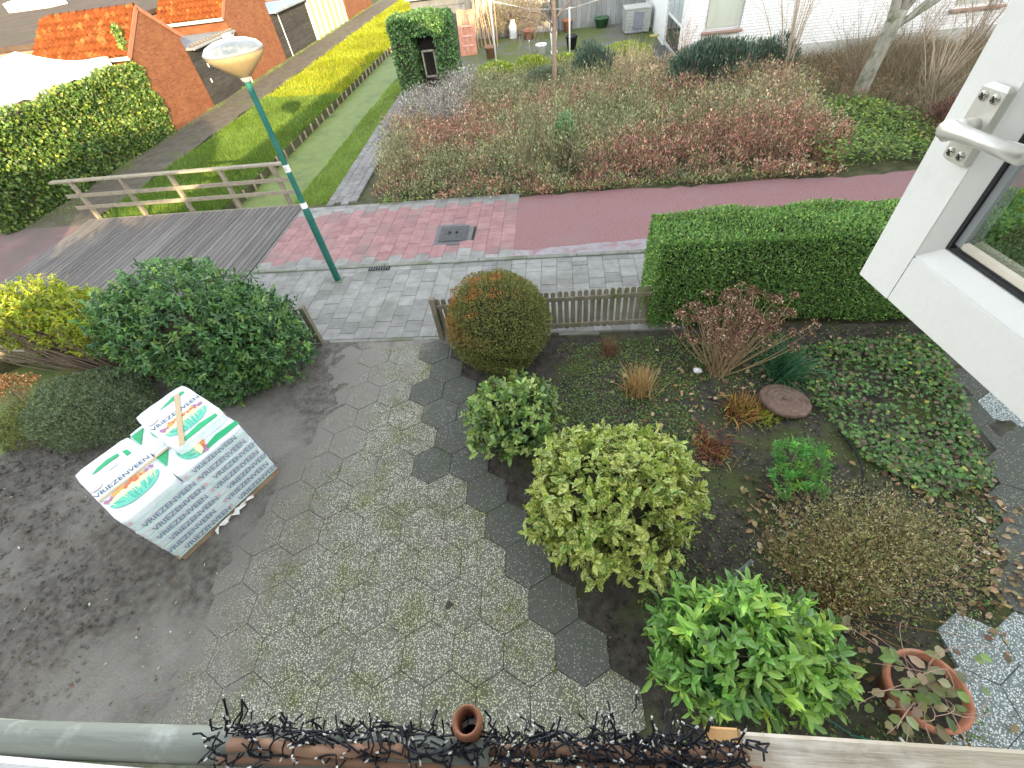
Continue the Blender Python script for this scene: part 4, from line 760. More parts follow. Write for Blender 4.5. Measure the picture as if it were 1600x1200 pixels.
# ground ivy, weeds, fallen leaves
def inpoly(x, y, P):
    r_ = np.zeros(len(x), bool); n_ = len(P)
    for i in range(n_):
        (xa, ya), (xb, yb) = P[i], P[(i+1) % n_]; c_ = ((ya > y) != (yb > y)) & (x < (xb-xa)*(y-ya)/(yb-ya+1e-12)+xa); r_ ^= c_
    return r_
def scatter(P, n, thin=None):
    P = np.array(P); lo = P.min(0); hi = P.max(0); x = R.uniform(lo[0], hi[0], n*3); y = R.uniform(lo[1], hi[1], n*3); k = inpoly(x, y, P)
    if thin is not None: k &= R.random(len(x)) < thin(x, y)
    return x[k][:n], y[k][:n]
x, y = scatter([(3.45, 5.15), (5.4, 5.3), (5.15, 4.3), (4.95, 3.6), (4.75, 2.85), (4.0, 2.7), (3.55, 3.2), (3.3, 4.1)], 4800, lambda x, y: np.clip(.7+.9*field(x, y, 71, 3.), .12, 1)); n_ = len(x)
P = np.stack([x, y, soil_z(x, y)+R.uniform(.03, .13, n_)], 1); A = rnd(n_)*np.array([1, 1, .25]); N = rnd(n_)*.35+np.array([-.15, -.2, 1.]); s = R.uniform(.6, 1.15, n_)
o = leafobj('ground_ivy', [leafarr(P, A, N, .058*s, .054*s, pal(n_, [(.085, .17, .042), (.12, .21, .055), (.055, .115, .033), (.33, .33, .06), (.17, .13, .075), (.11, .075, .05)], [4, 3.5, 3, .5, 1.3, 1.3], .24), 'lobed')], LEAF); tag(o, 'carpet of green ivy leaves on the right of the bed', 'ivy', kind='stuff')
x, y = scatter([(-.1, 5.4), (1.3, 5.5), (5.2, 5.6), (5.0, 3.2), (4.2, 1.8), (3.2, .3), (.9, .3), (.7, 1.6), (1.4, 2.4), (1.2, 3.2), (0, 3.9)], 14000, lambda x, y: np.clip(.42+1.1*field(x, y, 73, 1.6), .12, 1)); n_ = len(x)
P = np.stack([x, y, soil_z(x, y)+.012], 1); A = rnd(n_)*np.array([1, 1, .4])+np.array([0, 0, .35]); N = rnd(n_)*.4+np.array([0, 0, 1.]); s = R.uniform(.5, 1.2, n_)
o = leafobj('weeds', [leafarr(P, A, N, .042*s, .024*s, pal(n_, [(.09, .16, .045), (.13, .22, .06), (.16, .18, .05)], None, .25), 'small')], LEAF); tag(o, 'small green weeds and moss over the dark soil of the bed', 'weeds', kind='stuff')
x, y = scatter([(3.2, 3.2), (4.6, 3.0), (5.0, 2.4), (4.6, 1.5), (3.8, .6), (2.2, .2), (1.0, .25), (1.2, 1.9), (2.2, 3.0)], 1500, lambda x, y: np.clip(.02+.22*(x-2.6)+.6*field(x, y, 75, 2.), .015, 1)); n_ = len(x)
x2, y2 = scatter([(.9, 1.5), (1.6, 3), (3.2, 4.2), (5, 5.4), (2, 5.4), (.6, 4.8), (1, 3.2)], 260); x = np.r_[x, x2]; y = np.r_[y, y2]; n_ = len(x)
P = np.stack([x, y, soil_z(x, y)+R.uniform(.01, .05, n_)], 1); A = rnd(n_)*np.array([1, 1, .3]); N = rnd(n_)*.5+np.array([0, 0, 1.]); s = R.uniform(.5, 1.2, n_)
o = leafobj('fallen_leaves', [leafarr(P, A, N, .085*s, .05*s, pal(n_, [(.24, .16, .085), (.33, .25, .14), (.15, .095, .055), (.42, .36, .24)], [4, 3, 4, .8], .2), 'oval')], DRY); tag(o, 'brown fallen leaves lying over the right of the bed', 'leaves', kind='stuff')
x, y = scatter([(-8.3, .3), (-3.6, .3), (-3.7, 1.7), (-5.6, 2.4), (-5.7, 3.2), (-8.3, 2.8)], 260); n_ = len(x); P = np.stack([x, y, soil_z(x, y)+.008], 1); s = R.uniform(.3, 1.2, n_)
o = leafobj('leaf_litter', [leafarr(P, rnd(n_)*np.array([1, 1, .3]), rnd(n_)*.4+np.array([0, 0, 1.]), .045*s, .022*s, pal(n_, [(.24, .14, .08), (.36, .30, .22), (.10, .07, .05), (.55, .52, .45)], [4, 2, 6, 1], .2), 'small')], DRY); tag(o, 'scraps of dead leaf and root on the dug soil', 'litter', kind='stuff')
# clods on the dug soil
n_ = 1300; x = R.uniform(-8.4, -5.0, n_); y = R.uniform(.3, 3.3, n_); k = ~((x > -6.0) & (y > 1.7)); x, y = x[k], y[k]; mb = MB(); q_ = R
for i in range(len(x)):
    s = q_.uniform(.006, .03)*(2.2 if x[i] < -6.8 and q_.random() < .25 else 1); d = unit(q_.normal(size=(6, 3))); b_ = [(1, 0, 0), (0, 1, 0), (-1, 0, 0), (0, -1, 0), (0, 0, 1), (0, 0, -1)]
    c_ = np.array([x[i], y[i], float(soil_z(x[i], y[i]))+s*.3]); V = [c_+np.array(v)*s*q_.uniform(.6, 1.2) for v in b_]; mb.add(V, [(0, 1, 4), (1, 2, 4), (2, 3, 4), (3, 0, 4), (1, 0, 5), (2, 1, 5), (3, 2, 5), (0, 3, 5)])
tag(mb.obj('soil_clods', SOILM), 'dark crumbled clods on the dug soil left of the path', 'soil', kind='stuff')
# ---- ivy wall left of the canal path
t = thing('ivy_wall', 'garden wall smothered in ivy along the canal path', 'wall', (-15.45, 15, 0))
MB().box((-15.5, 14.85, 1.0), (.24, 7.6, 2.15)).obj('wall', DARKB, t)
cols = [(.055, .105, .022), (.085, .14, .03), (.13, .18, .035), (.035, .07, .02), (.20, .22, .045)]
parts = boxleaves(-15.75, -15.12, 10.7, 18.75, -.02, 2.24, 26000, .105, .09, cols, [4, 4, 2, 3, 1], seed=81, bump=.12, depth=.26, sides='XyZ', round_=.2, up=-.1)
x = R.uniform(10.8, 18.7, 1600); z = 2.2+.07*np.sin(x*3)+R.random(1600)*.13; P = np.stack([R.uniform(-15.7, -15.1, 1600), x, z], 1)
parts.append(leafarr(P, rnd(1600)+np.array([0, 0, .6]), rnd(1600)*.4+np.array([.3, -.6, .6]), .10*R.uniform(.7, 1.2, 1600), .085, pal(1600, cols, [3, 4, 3, 1, 2], .2), 'small'))
leafobj('ivy', parts, LEAF, t)['kind'] = 'stuff'
# ivy climbing the shed gable corner
t = thing('climbing_ivy', 'ivy tongue climbing the corner of the pantile shed', 'ivy', (-15.25, 18.8, 0))
n_ = 900; z = 1.8+1.5*R.random(n_)**1.2; P = np.stack([-15.28-.15*R.random(n_), 18.75+.25*(z-2.0)*R.random(n_)-.18*R.random(n_), z+.0], 1); leafobj('leaves', [leafarr(P, rnd(n_), rnd(n_)*.4+np.array([.5, -.7, .3]), .10*R.uniform(.7, 1.2, n_), .08, pal(n_, cols, [3, 4, 3, 1, 2], .2), 'small')], LEAF, t)
# ---- ivy arbour
t = thing('ivy_arbour', 'square ivy-covered arbour with a dark doorway', 'arbour', (-4.97, 20.6, 0))
cols = [(.055, .12, .04), (.085, .165, .05), (.12, .21, .06), (.035, .08, .03)]; w4 = [4, 4, 2, 3]; parts = []
for a_ in ((-6.12, -5.28, 19.95, 21.2, 0, 2.38), (-4.52, -3.78, 19.9, 21.2, 0, 2.38)): parts += boxleaves(*a_, 6500, .085, .07, cols, w4, seed=83, bump=.06, depth=.2, sides='xXyYZ', round_=.16, up=-.1)
parts += boxleaves(-6.1, -3.8, 19.92, 21.2, 1.86, 2.50, 7000, .085, .07, cols, w4, seed=84, bump=.07, depth=.2, sides='xXyYZ', round_=.2, up=0)
leafobj('ivy', parts, LEAF, t)['kind'] = 'stuff'
for a_ in ((-5.7, .62), (-4.15, .56)): MB().box((a_[0], 20.58, 1.1), (a_[1], 1.0, 2.2)).obj('dark_core', DARKCORE, t)
MB().box((-4.95, 20.58, 2.15), (2.0, 1.0, .4)).obj('inner_roof', DARKCORE, t); MB().box((-4.95, 21.15, 1.0), (.9, .06, 2.0)).obj('dark_back', mat('doorway_shade', (.03, .028, .024)), t)  # dark sheet closing the opening; inner shade of the arbour put into its colour
for p in ((-5.06, .9), (-4.62, .9)): MB().box((p[0], 20.35, .95), (.06, .05, .85)).obj('gate_stile', GREYW, t)
for z in (.55, 1.36): MB().box((-4.84, 20.35, z), (.44, .05, .06)).obj('gate_rail', GREYW, t)
# ---- the shrub bed between cycle path and terrace: one mass
BED = [(-4.75, 11.05), (-1, 10.85), (3, 10.8), (6.2, 10.75), (7.0, 12.0), (7.2, 15.5), (7.4, 19.4), (3.5, 19.8), (0, 20.2), (-3.6, 20.0), (-5.2, 18.2), (-5.1, 14.5)]
x, y = scatter(BED, 3000); n_ = len(x)
f1 = field(x, y, 91, .75, 3)+.25*R.normal(size=n_); f2 = field(x, y, 92, .6, 3)+.25*R.normal(size=n_)
edge = np.clip((y-10.85+.05*np.sin(x*3))/1.2, .25, 1); hgt = (.74+.20*field(x, y, 93, 1.3, 4))*edge*R.uniform(.62, 1.28, n_)
PALS = [[tuple(v*1.12 for v in c) for c in p] for p in [[(.17, .175, .09), (.235, .235, .13), (.125, .135, .065)], [(.25, .125, .085), (.33, .20, .145), (.17, .085, .058), (.22, .19, .11)], [(.30, .23, .145), (.22, .17, .105), (.36, .29, .19)], [(.22, .215, .185), (.16, .165, .135), (.28, .27, .24)]]]
kind = np.where((x < -3.0) & (y > 15.2), 3, np.where((f1 > .02) & (y < 16.8), 1, np.where(f2 > .35, 2, 0)))
kind = np.where((y > 16.8) & (kind == 1), 0, kind)
parts = []; tw = []; tone = R.uniform(.68, 1.35, n_)
for i in range(n_):
    k = 46; r_ = R.uniform(.14, .30); a = R.uniform(0, 6.28, k); rr_ = r_*np.sqrt(R.random(k)); u = R.random(k)**.6
    P = np.stack([x[i]+np.cos(a)*rr_, y[i]+np.sin(a)*rr_, hgt[i]*(.15+.9*u)*(1-.35*(rr_/r_)**2)], 1)
    A = np.stack([np.cos(a)*.5, np.sin(a)*.5, np.full(k, .9)], 1)+rnd(k)*.45; N = rnd(k)+np.array([0, -.4, .6]); s = R.uniform(.6, 1.3, k)
    parts.append(leafarr(P, A, N, .072*s, .030*s, pal(k, PALS[kind[i]], None, .34)*tone[i], 'small'))
    q = 7; a = R.uniform(0, 6.28, q); P = np.stack([x[i]+np.cos(a)*r_*.3, y[i]+np.sin(a)*r_*.3, np.zeros(q)], 1); A = np.stack([np.cos(a)*.35, np.sin(a)*.35, np.ones(q)], 1)+rnd(q)*.12
    tw.append(leafarr(P, A, rnd(q), hgt[i]*R.uniform(.9, 1.35, q), .011, pal(q, [(.22, .15, .10), (.32, .25, .17), (.14, .09, .06)] if kind[i] else [(.2, .19, .1), (.3, .26, .16)], None, .2), 'spike'))
o = leafobj('shrub_bed', parts+tw, DRY); tag(o, 'dense bed of low russet and olive heathers behind the cycle path', 'shrubs', kind='stuff')
n_ = 2600; x = R.uniform(-4.6, 6.8, n_); y = 10.78+np.abs(R.normal(size=n_))*.22; P = np.stack([x, y, .02+R.random(n_)*.10], 1); k = R.random(n_) < np.clip(.45+.8*field(x, y*0, 95, 1.1, 4), .05, 1); P = P[k]; n_ = len(P)
o = leafobj('verge_weeds', [leafarr(P, rnd(n_)*np.array([1, 1, .3])+np.array([0, 0, .5]), rnd(n_)*.5+np.array([0, -.3, 1.]), .08*R.uniform(.5, 1.2, n_), .035, pal(n_, [(.13, .20, .045), (.19, .26, .055), (.09, .14, .04), (.25, .19, .10)], [3, 3, 3, 2], .2), 'small')], LEAF); tag(o, 'green weeds along the far edge of the red cycle path', 'weeds', kind='stuff')
# green leafy patch and dry growth right of the bed
n_ = 5200; x, y = scatter([(6.0, 11.0), (8.3, 11.0), (9.6, 12.0), (8.6, 14.8), (6.4, 15.2), (5.8, 13)], n_); n_ = len(x); P = np.stack([x, y, .05+R.random(n_)*(.28+.12*field(x, y, 96, 1.5, 3))], 1)
o = leafobj('nettle_patch', [leafarr(P, rnd(n_)*np.array([1, 1, .3])+np.array([0, 0, .3]), rnd(n_)*.4+np.array([0, -.3, 1.]), .105*R.uniform(.5, 1.2, n_), .055, pal(n_, [(.095, .17, .032), (.145, .225, .04), (.06, .11, .028), (.21, .25, .045)], [3, 3, 3, 1], .2), 'small')], LEAF); tag(o, 'fresh green ground cover beside the leaning tree trunk', 'ground cover', kind='stuff')
x, y = scatter([(8.4, 11.2), (16, 10.8), (18, 19.4), (7.5, 19.6), (7.6, 15.4), (9.0, 14)], 900); parts = []
for i in range(len(x)):
    q = 34; a = R.uniform(0, 6.28, q); P = np.stack([x[i]+R.normal(size=q)*.16, y[i]+R.normal(size=q)*.16, np.zeros(q)-.02], 1); A = np.stack([np.cos(a)*.4, np.sin(a)*.4, np.full(q, .8)], 1)+rnd(q)*.3
    parts.append(leafarr(P, A, rnd(q), R.uniform(.35, 1.15, q)*(.8+.3*math.sin(x[i]*1.3)), .02, pal(q, [(.21, .175, .12), (.16, .14, .085), (.12, .125, .055), (.14, .095, .07)], [4, 3, 3, 2], .22), 'spike'))
    P = P[:14]+np.array([0, 0, .1])+R.random((14, 1))*np.array([0, 0, .35]); parts.append(leafarr(P, rnd(14), rnd(14)+np.array([0, 0, .5]), .09, .03, pal(14, [(.20, .12, .075), (.14, .14, .05), (.28, .2, .12)], None, .2), 'small'))
o = leafobj('dry_undergrowth', parts, DRY); tag(o, 'brown dead undergrowth in front of the white house wall', 'undergrowth', kind='stuff')
def bush(label, c, r, n, cols, L=.09, Wd=.03, name='shrub', amp=.14, up=.8, mt=LEAF, wts=None, depth=.6):
    t = thing(name, label, 'shrub', (c[0], c[1], 0)); leafobj('foliage', [crown(c, r, n, L, Wd, cols, wts, seed=int(abs(c[0]*31+c[1]*17)), amp=amp, freq=3.5, depth=depth, up=up, low=-.7, jit=.5)], mt, t)
    stems('stems', (c[0], c[1], -.05), [(c[0]+R.normal()*r[0]*.4, c[1]+R.normal()*r[1]*.4, c[2]+r[2]*.5) for _ in range(9)], TWIG, t, .014, .006); return t
bg_ = [(.065, .105, .08), (.095, .14, .105), (.045, .075, .055), (.13, .16, .115)]
bush('dark blue-green shrub behind the slender tree', (1.2, 18.7, .62), (.62, .55, .68), 4200, bg_, L=.16, Wd=.022, up=1.6, depth=.85, amp=.25)
bush('wide dark blue-green shrub in front of the window of the white house', (4.9, 17.4, .62), (1.35, .8, .78), 9000, bg_, L=.18, Wd=.022, up=1.6, depth=.85, amp=.25)
bush('dark blue-green shrub at the wall beside the bare shrub', (6.7, 17.9, .5), (.85, .6, .62), 4500, bg_, L=.16, Wd=.022, up=1.6, depth=.85, amp=.25)
bush('grey-green shrub left of the dark one behind the slender tree', (-.4, 18.4, .45), (.7, .5, .48), 4500, [(.10, .13, .08), (.15, .17, .11)])
bush('small fresh green sapling in the heather bed', (.15, 13.0, .55), (.28, .25, .5), 700, [(.10, .19, .08), (.15, .24, .11)], L=.10, Wd=.045)
lime = [(.2, .26, .035), (.26, .31, .045), (.13, .19, .03)]
for (x_, y_, r_, h_, lb) in ((-2.45, 21.35, .72, .42, 'lime green clipped bush nearest the ivy arbour'), (-1.05, 21.7, .62, .42, 'lime green bush second from the ivy arbour'), (.25, 21.5, .62, .42, 'lime green bush behind the slender tree trunk'), (2.5, 21.0, 1.05, .62, 'widest lime green bush near the terrace door')):
    o = bush(lb, (x_, y_, h_*.55), (r_, .55, h_*.75), int(4200*r_), lime, L=.10, Wd=.045, depth=.45); o['group'] = 'lime bushes edging the terrace'
tuft('tall tan grass in front of the widest lime bush', 'dry_grass', (2.6, 20.0, 0), 420, 1.15, .018, [(.42, .36, .22), (.34, .28, .16), (.3, .3, .14)], .28, DRY, cat='grass', droop=.12, jr=.4)
tuft('grey twiggy lavender at the corner of the bed near the arbour', 'lavender', (-4.5, 17.8, 0), 900, .55, .014, [(.20, .20, .19), (.28, .27, .25), (.15, .15, .13)], .8, DRY, droop=.1, jr=.5)
# ---- trees and bare shrubs
def bare_tree(label, name, base, trunk_pts, trunk_r, limbs, bark, twn=40, seed=1, cat='tree', tr=.006, tl=1.2, droop=0., tb=5):
    t = thing(name, label, cat, (*base[:2], 0)); MB().tube(trunk_pts, trunk_r, 12).obj('trunk', bark, t, True); q = np.random.default_rng(seed); tw = MB()
    for (a, b, ra, rb, bend) in limbs:
        p_, rr_ = twig(a, b, bend, ra, rb, 8); MB().tube(p_, rr_, 8).obj('limb', bark, t, True)
        for k in range(twn):
            i = q.integers(2, 8); s = np.array(p_[min(i, 7)]); d = unit(np.array(b)-np.array(a)+q.normal(size=3)*np.linalg.norm(np.array(b)-np.array(a))*.55); e = s+d*tl*q.uniform(.4, 1)+np.array([0, 0, -droop*q.random()])
            pp, r2 = twig(s, e, tuple(q.normal(size=3)*.12+np.array([0, 0, .12+droop*.3])), tr*1.6, tr*.5, 4); tw.tube(pp, r2, 3, False)
            for k2 in range(2):
                s2 = np.array(pp[q.integers(1, 4)]); e2 = s2+unit(d+q.normal(size=3)*.7)*tl*.4*q.uniform(.4, 1)+np.array([0, 0, -droop*.5*q.random()]); tw.tube([s2, (s2+e2)/2+q.normal(size=3)*.03, e2], [tr*.8, tr*.6, tr*.35], 3, False)
    tw.obj('twigs', bark, t)['kind'] = 'stuff'; return t
b0 = (8.55, 15.3)
bare_tree('pale mossy tree trunk forking low in front of the white house', 'forked_tree', b0, [(8.5, 15.3, -.1), (8.52, 15.3, .3), (8.58, 15.3, 1.0), (8.66, 15.3, 1.75), (8.7, 15.3, 2.05)], [.23, .20, .175, .185, .17],
    [((8.62, 15.3, 1.7), (8.3, 15.4, 3.6), .13, .07, (0, 0, 0)), ((8.7, 15.3, 1.9), (9.1, 15.6, 4.3), .10, .04, (.05, 0, .1)), ((8.74, 15.3, 1.7), (11.3, 15.9, 3.1), .085, .03, (.1, 0, -.05)), ((8.7, 15.3, 1.85), (10.3, 15.8, 3.9), .085, .03, (0, 0, .1)), ((8.68, 15.25, 1.6), (9.6, 15.0, 2.9), .07, .03, (.1, 0, 0)), ((8.35, 15.4, 3.3), (7.0, 15.8, 5.4), .06, .02, (0, 0, .1))], BARK, twn=16, seed=3, tl=1.0)
bare_tree('slender brown tree with drooping pinkish twigs in the heather bed', 'weeping_tree', (-.1, 17.7), [(-.1, 17.7, -.1), (-.1, 17.7, 1.2), (-.08, 17.72, 2.4), (-.1, 17.7, 3.4)], [.085, .075, .065, .05],
    [((-.1, 17.7, 1.9), (-1.4, 17.9, 2.45), .03, .012, (0, 0, .25)), ((-.1, 17.7, 2.2), (1.0, 17.9, 2.9), .03, .012, (0, 0, .25)), ((-.1, 17.7, 2.4), (-.9, 18.6, 3.1), .03, .012, (0, 0, .3)), ((-.1, 17.7, 2.1), (-.8, 17.0, 2.6), .03, .012, (0, 0, .25)), ((-.1, 17.7, 3.2), (.3, 17.8, 4.6), .04, .012, (0, 0, .1))], mat('brown_bark', (.24, .17, .12), (.34, .25, .18), 14, .9, .4, 40), twn=26, seed=4, tr=.006, tl=.75, droop=.75)
def bare_shrub(label, base, n, h, spread, m_, seed, rad=.010):
    t = thing('bare_shrub', label, 'shrub', (*base, 0)); q = np.random.default_rng(seed)
    for i in range(n):
        tip = np.array([base[0]+q.normal()*spread, base[1]+q.normal()*spread*.7, h*q.uniform(.7, 1.1)]); p_, rr_ = twig((base[0]+q.normal()*.06, base[1]+q.normal()*.06, -.05), tip, ((tip[0]-base[0])*-.12, 0, .1), rad*q.uniform(.8, 1.5), .003, 7)
        mb = MB().tube(p_, rr_, 5, False)
        for k in range(6):
            s = np.array(p_[q.integers(2, 7)]); e = s+unit(tip-np.array([*base, 0])+q.normal(size=3)*h*.4)*h*.28*q.uniform(.4, 1); mb.tube([s, (s+e)/2+q.normal(size=3)*.04, e], [.005, .004, .002], 3, False)
        mb.obj('stem', m_, t)
    return t
TANB = mat('pale_twig', (.36, .29, .20), (.46, .38, .28), 20, .85); BRB = mat('dull_twig', (.22, .17, .12), (.30, .24, .17), 20, .85)
bare_shrub('tall bare shrub with pale stems left of the forked tree', (7.25, 17.6), 20, 3.0, .85, TANB, 5, .019)
bare_shrub('bare arching twigs between the forked tree and the window frame', (10.3, 15.0), 26, 2.0, .85, TANB, 6, .014)
bare_shrub('dense bare bush at the foot of the forked tree', (8.9, 16.6), 26, 1.7, .7, BRB, 15, .010)
bare_shrub('brown bare bush between the forked tree and the white wall', (10.8, 17.4), 26, 1.9, .8, BRB, 16, .010)
bare_shrub('low bare bush right behind the green ground cover', (9.5, 13.4), 20, 1.0, .55, BRB, 7, .007)
bare_shrub('thin bare saplings against the white wall on the far right', (13.0, 18.3), 18, 2.6, .9, BRB, 8, .014)
bare_shrub('reddish bare stems in front of the house corner', (4.35, 19.3), 16, 1.5, .4, mat('red_twig', (.34, .17, .10), (.42, .24, .15), 20, .85), 9, .007)
bare_shrub('bare thicket at the right behind the cycle path', (12.2, 13.6), 18, 1.6, .8, BRB, 10, .008)
bush('dark brown dead bush beside the green ground cover', (9.7, 12.6, .32), (.9, .6, .42), 5200, [(.13, .075, .055), (.19, .115, .08), (.09, .055, .04)], L=.09, Wd=.018, mt=DRY)
# an unseen evergreen added behind the gable house to dapple the near canal bank
t = thing('added_shade_tree', 'unseen dark evergreen added behind the gable house to dapple the canal bank', 'tree', (.2, -14, 0))
MB().tube([(.2, -14, -.1), (.2, -14, 5), (.2, -14, 9.6)], [.28, .2, .05], 10).obj('trunk', TWIG, t, True)
leafobj('crown', [crown((.0, -14, 8.6), (1.5, 1.3, .95), 5200, .26, .13, [(.04, .08, .03), (.06, .11, .035)], None, seed=97, amp=.2, depth=.9, low=-.9), crown((1.6, -14, 8.9), (1.3, 1.2, 1.0), 4200, .24, .12, [(.04, .08, .03)], None, seed=98, amp=.2, depth=.9, low=-.9)], LEAF, t)
# ---- grass banks
def grass(name, label, P, n, L, Wd, cols, zf, lean=.45, wts=None, thin=None):
    x, y = scatter(P, n, thin); n = len(x); Q = np.stack([x, y, zf(x, y)], 1); A = rnd(n)*np.array([lean, lean, .1])+np.stack([.1+.7*field(x, y, 31, 2.2, 4), .7*field(x, y, 32, 2.2, 4), np.ones(n)], 1); s = R.uniform(.45, 1.1, n)*(1+.35*field(x, y, 33, 1.9, 4))
    far = 1+np.clip((y-18)/22, 0, 1.6); o = leafobj(name, [leafarr(Q, A, rnd(n)+np.array([0, -.5, 0]), L*s, Wd*far, pal(n, cols, wts, .3)*(1+.22*field(x, y, 34, 1.3, 4))[:, None], 'spike')], GRASSM); return tag(o, label, 'grass', kind='stuff')
gc = [(.075, .135, .022), (.105, .175, .028), (.14, .20, .035), (.05, .09, .02)]
gl = lambda x, y: np.interp(x, [-13, -12.65, -9.7, -9.47], [-.07, -.07, -.16, -.18])
zb = lambda x, y: gl(x, y)-.01
GB = mat('turf', (.055, .095, .015), (.09, .13, .022), 5, .95, .5, 40, detail=10)
ysg = np.linspace(11.2, 70, 60); st(obj('grass_bank', [(x, y, float(gl(np.array(x), 0))+.006) for y in ysg for x in (-13.0, -12.65, -9.7, -9.5)], np.array([(i*4+j, i*4+j+1, i*4+4+j+1, i*4+4+j) for i in range(59) for j in range(3)]), GB))
grass('canal_bank_grass', 'bright lush grass on the far bank of the canal', [(-13.0, 11.3), (-9.5, 11.3), (-9.5, 22), (-13.05, 22)], 85000, .17, .015, gc, zb)
grass('canal_bank_grass', 'long grass further along the far canal bank, sunlight put into its yellow colour', [(-13.0, 22), (-9.5, 22), (-9.5, 64), (-13.05, 64)], 90000, .20, .018, [(.185, .205, .014), (.235, .25, .018), (.13, .165, .014)], zb)  # bright yellow tints carry the sunlight beyond the shadow edge in the blade colour
GB2 = mat('pale_turf', (.085, .14, .032), (.13, .185, .048), 5, .95, .5, 40, detail=10)
rb = lambda x, y: np.interp(x, [-7.5, -7.38, -6.3, -5.8], [-.3, -.24, -.10, -.07])
st(obj('canal_verge', [(x, y, float(rb(np.array(x), 0))+.006) for y in (11.2, 16, 20, 26, 40) for x in (-7.40, -6.35-(.0 if y < 18 else .05), -6.15)], np.array([(i*3+j, i*3+j+1, i*3+3+j+1, i*3+3+j) for i in range(4) for j in range(2)]), GB2))
grass('verge_grass', 'short green grass between the canal and the footpath', [(-7.42, 11.25), (-6.15, 11.25), (-6.4, 24), (-7.5, 24)], 60000, .12, .014, [(.15, .225, .052), (.20, .27, .065), (.115, .18, .044)], rb)
grass('path_edge_grass', 'ragged grass at the foot of the ivy wall and sheds', [(-15.25, 10.8), (-13.6, 10.9), (-14.5, 12.4), (-14.85, 16), (-14.95, 50), (-15.2, 50)], 16000, .11, .012, [(.12, .19, .04), (.2, .24, .06), (.08, .13, .03)], lambda x, y: 0*x-.06)
# ================================================================== TERRACE THINGS
def pot(label, c, r, h, m_, name='flower_pot', fill=True, n=18, taper=.72, plant=None):
    t = thing(name, label, 'pot', c); MB().lathe([(0, 0), (r*taper, 0), (r*.97, h*.82), (r*1.06, h*.83), (r*1.06, h), (r*.93, h), (r*.88, h*.86)], c=c, n=n).obj('pot', m_, t, True)
    MB().lathe([(0, h*.86), (r*.9, h*.85)], c=c, n=n).obj('soil', SOILM, t)
    return t
TERRA = mat('terracotta', (.40, .155, .085), (.50, .21, .12), 8, .8, .25, 60, c3=(.42, .25, .16), s3=5, t3=(.55, .7))
pot('dark green glazed pot by the back fence', (2.27, 29.1, -.03), .36, .42, mat('green_glaze', (.05, .12, .06), rough=.35))
pot('white square-shouldered pot on the terrace', (-.72, 24.8, -.03), .24, .40, WHITEC)
pot('black pot standing behind the white pole', (.65, 25.2, -.03), .26, .52, mat('black_plastic', (.02, .022, .025), (.03, .032, .035), 6, .5))
pot('brown ribbed pot beside the reclining red boards', (-3.05, 25.1, -.03), .26, .48, mat('brown_pot', (.24, .13, .085), (.30, .17, .11), 8, .7))
pot('orange clay pot at the foot of the back fence', (.55, 29.0, -.03), .26, .5, TERRA)
pot('pink clay pot under the weeping tree', (-1.4, 28.3, -.03), .30, .38, TERRA)
t = thing('milk_can', 'pale grey metal can by the back fence', 'can', (-2.25, 28.9, -.03)); MB().lathe([(.2, 0), (.21, .5), (.13, .62), (.13, .72), (.17, .74)], c=(-2.25, 28.9, -.03), n=16).obj('body', mat('zinc', (.45, .47, .46), (.55, .57, .56), 5, .4), t, True); MB().lathe([(.14, .72), (.14, .75), (0, .76)], c=(-2.25, 28.9, -.03), n=16).obj('lid', MATS['zinc'], t)
t = thing('garden_statue', 'small white figure on the terrace behind the slender tree', 'statue', (-.15, 24.7, -.03)); MB().lathe([(.15, 0), (.16, .1), (.1, .14), (.13, .5), (.16, .75), (.08, .95), (.05, 1.0)], c=(-.15, 24.7, -.03), n=12).obj('body', WHITEC, t, True); MB().lathe([(.04, .98), (.09, 1.05), (.09, 1.14), (0, 1.2)], c=(-.15, 24.7, -.03), n=12).obj('head', WHITEC, t, True)
for (x, y, h, lb, nm) in ((-2.66, 23.5, 2.35, 'tall white washing line pole near the ivy arbour', 'washing_pole'), (.52, 23.4, 1.72, 'short white washing line pole next to the slender tree', 'washing_pole')):
    t = thing(nm, lb, 'pole', (x, y, -.03), 'white poles on the terrace'); MB().tube([(x, y, -.05), (x, y, h)], .035, 10).obj('tube', WHITEP, t, True); MB().lathe([(.05, 0), (.045, .25)], c=(x, y, -.03), n=12).obj('sleeve', WHITEC, t)
    MB().tube([(x-.12, y, h-.03), (x+.12, y, h-.03)], .018, 8).obj('hook_bar', WHITEP, t)
t = thing('washing_line', 'thin line strung between the washing poles', 'line', (-1, 23.45, 0)); MB().tube([(-2.66, 23.5, 2.2), (-1.1, 23.45, 1.8), (.52, 23.4, 1.66)], .008, 5).obj('line', WHITEC, t); MB().tube([(.52, 23.4, 1.66), (2.5, 25, 1.75), (4.5, 26, 1.95)], .008, 5).obj('line', WHITEC, t)
t = thing('wooden_stake', 'thin wooden stake among the lime bushes', 'stake', (-1.17, 23.4, 0)); MB().box((-1.17, 23.4, .36), (.05, .05, .8)).obj('stake', GREYW, t); MB().box((-1.17, 23.4, .77), (.06, .06, .03)).obj('cap', WHITEC, t)
BOXM = mat('grey_plastic', (.40, .40, .36), (.47, .47, .43), 5, .6)
t = thing('storage_box', 'grey slatted garden storage box against the white house', 'box', (3.75, 27.4, -.03))
MB().box((3.75, 27.4, .42), (1.1, 1.0, .86)).obj('body', mat('grey_plastic_dark', (.27, .28, .27), rough=.6), t); 
for i in range(7): MB().box((3.75, 26.885, .07+.12*i), (1.1, .03, .105), bevel=.006).obj('slat', BOXM, t)
for i in range(7): MB().box((3.185, 27.4, .07+.12*i), (.03, .98, .105), bevel=.006).obj('slat', MATS['grey_plastic_dark'], t)
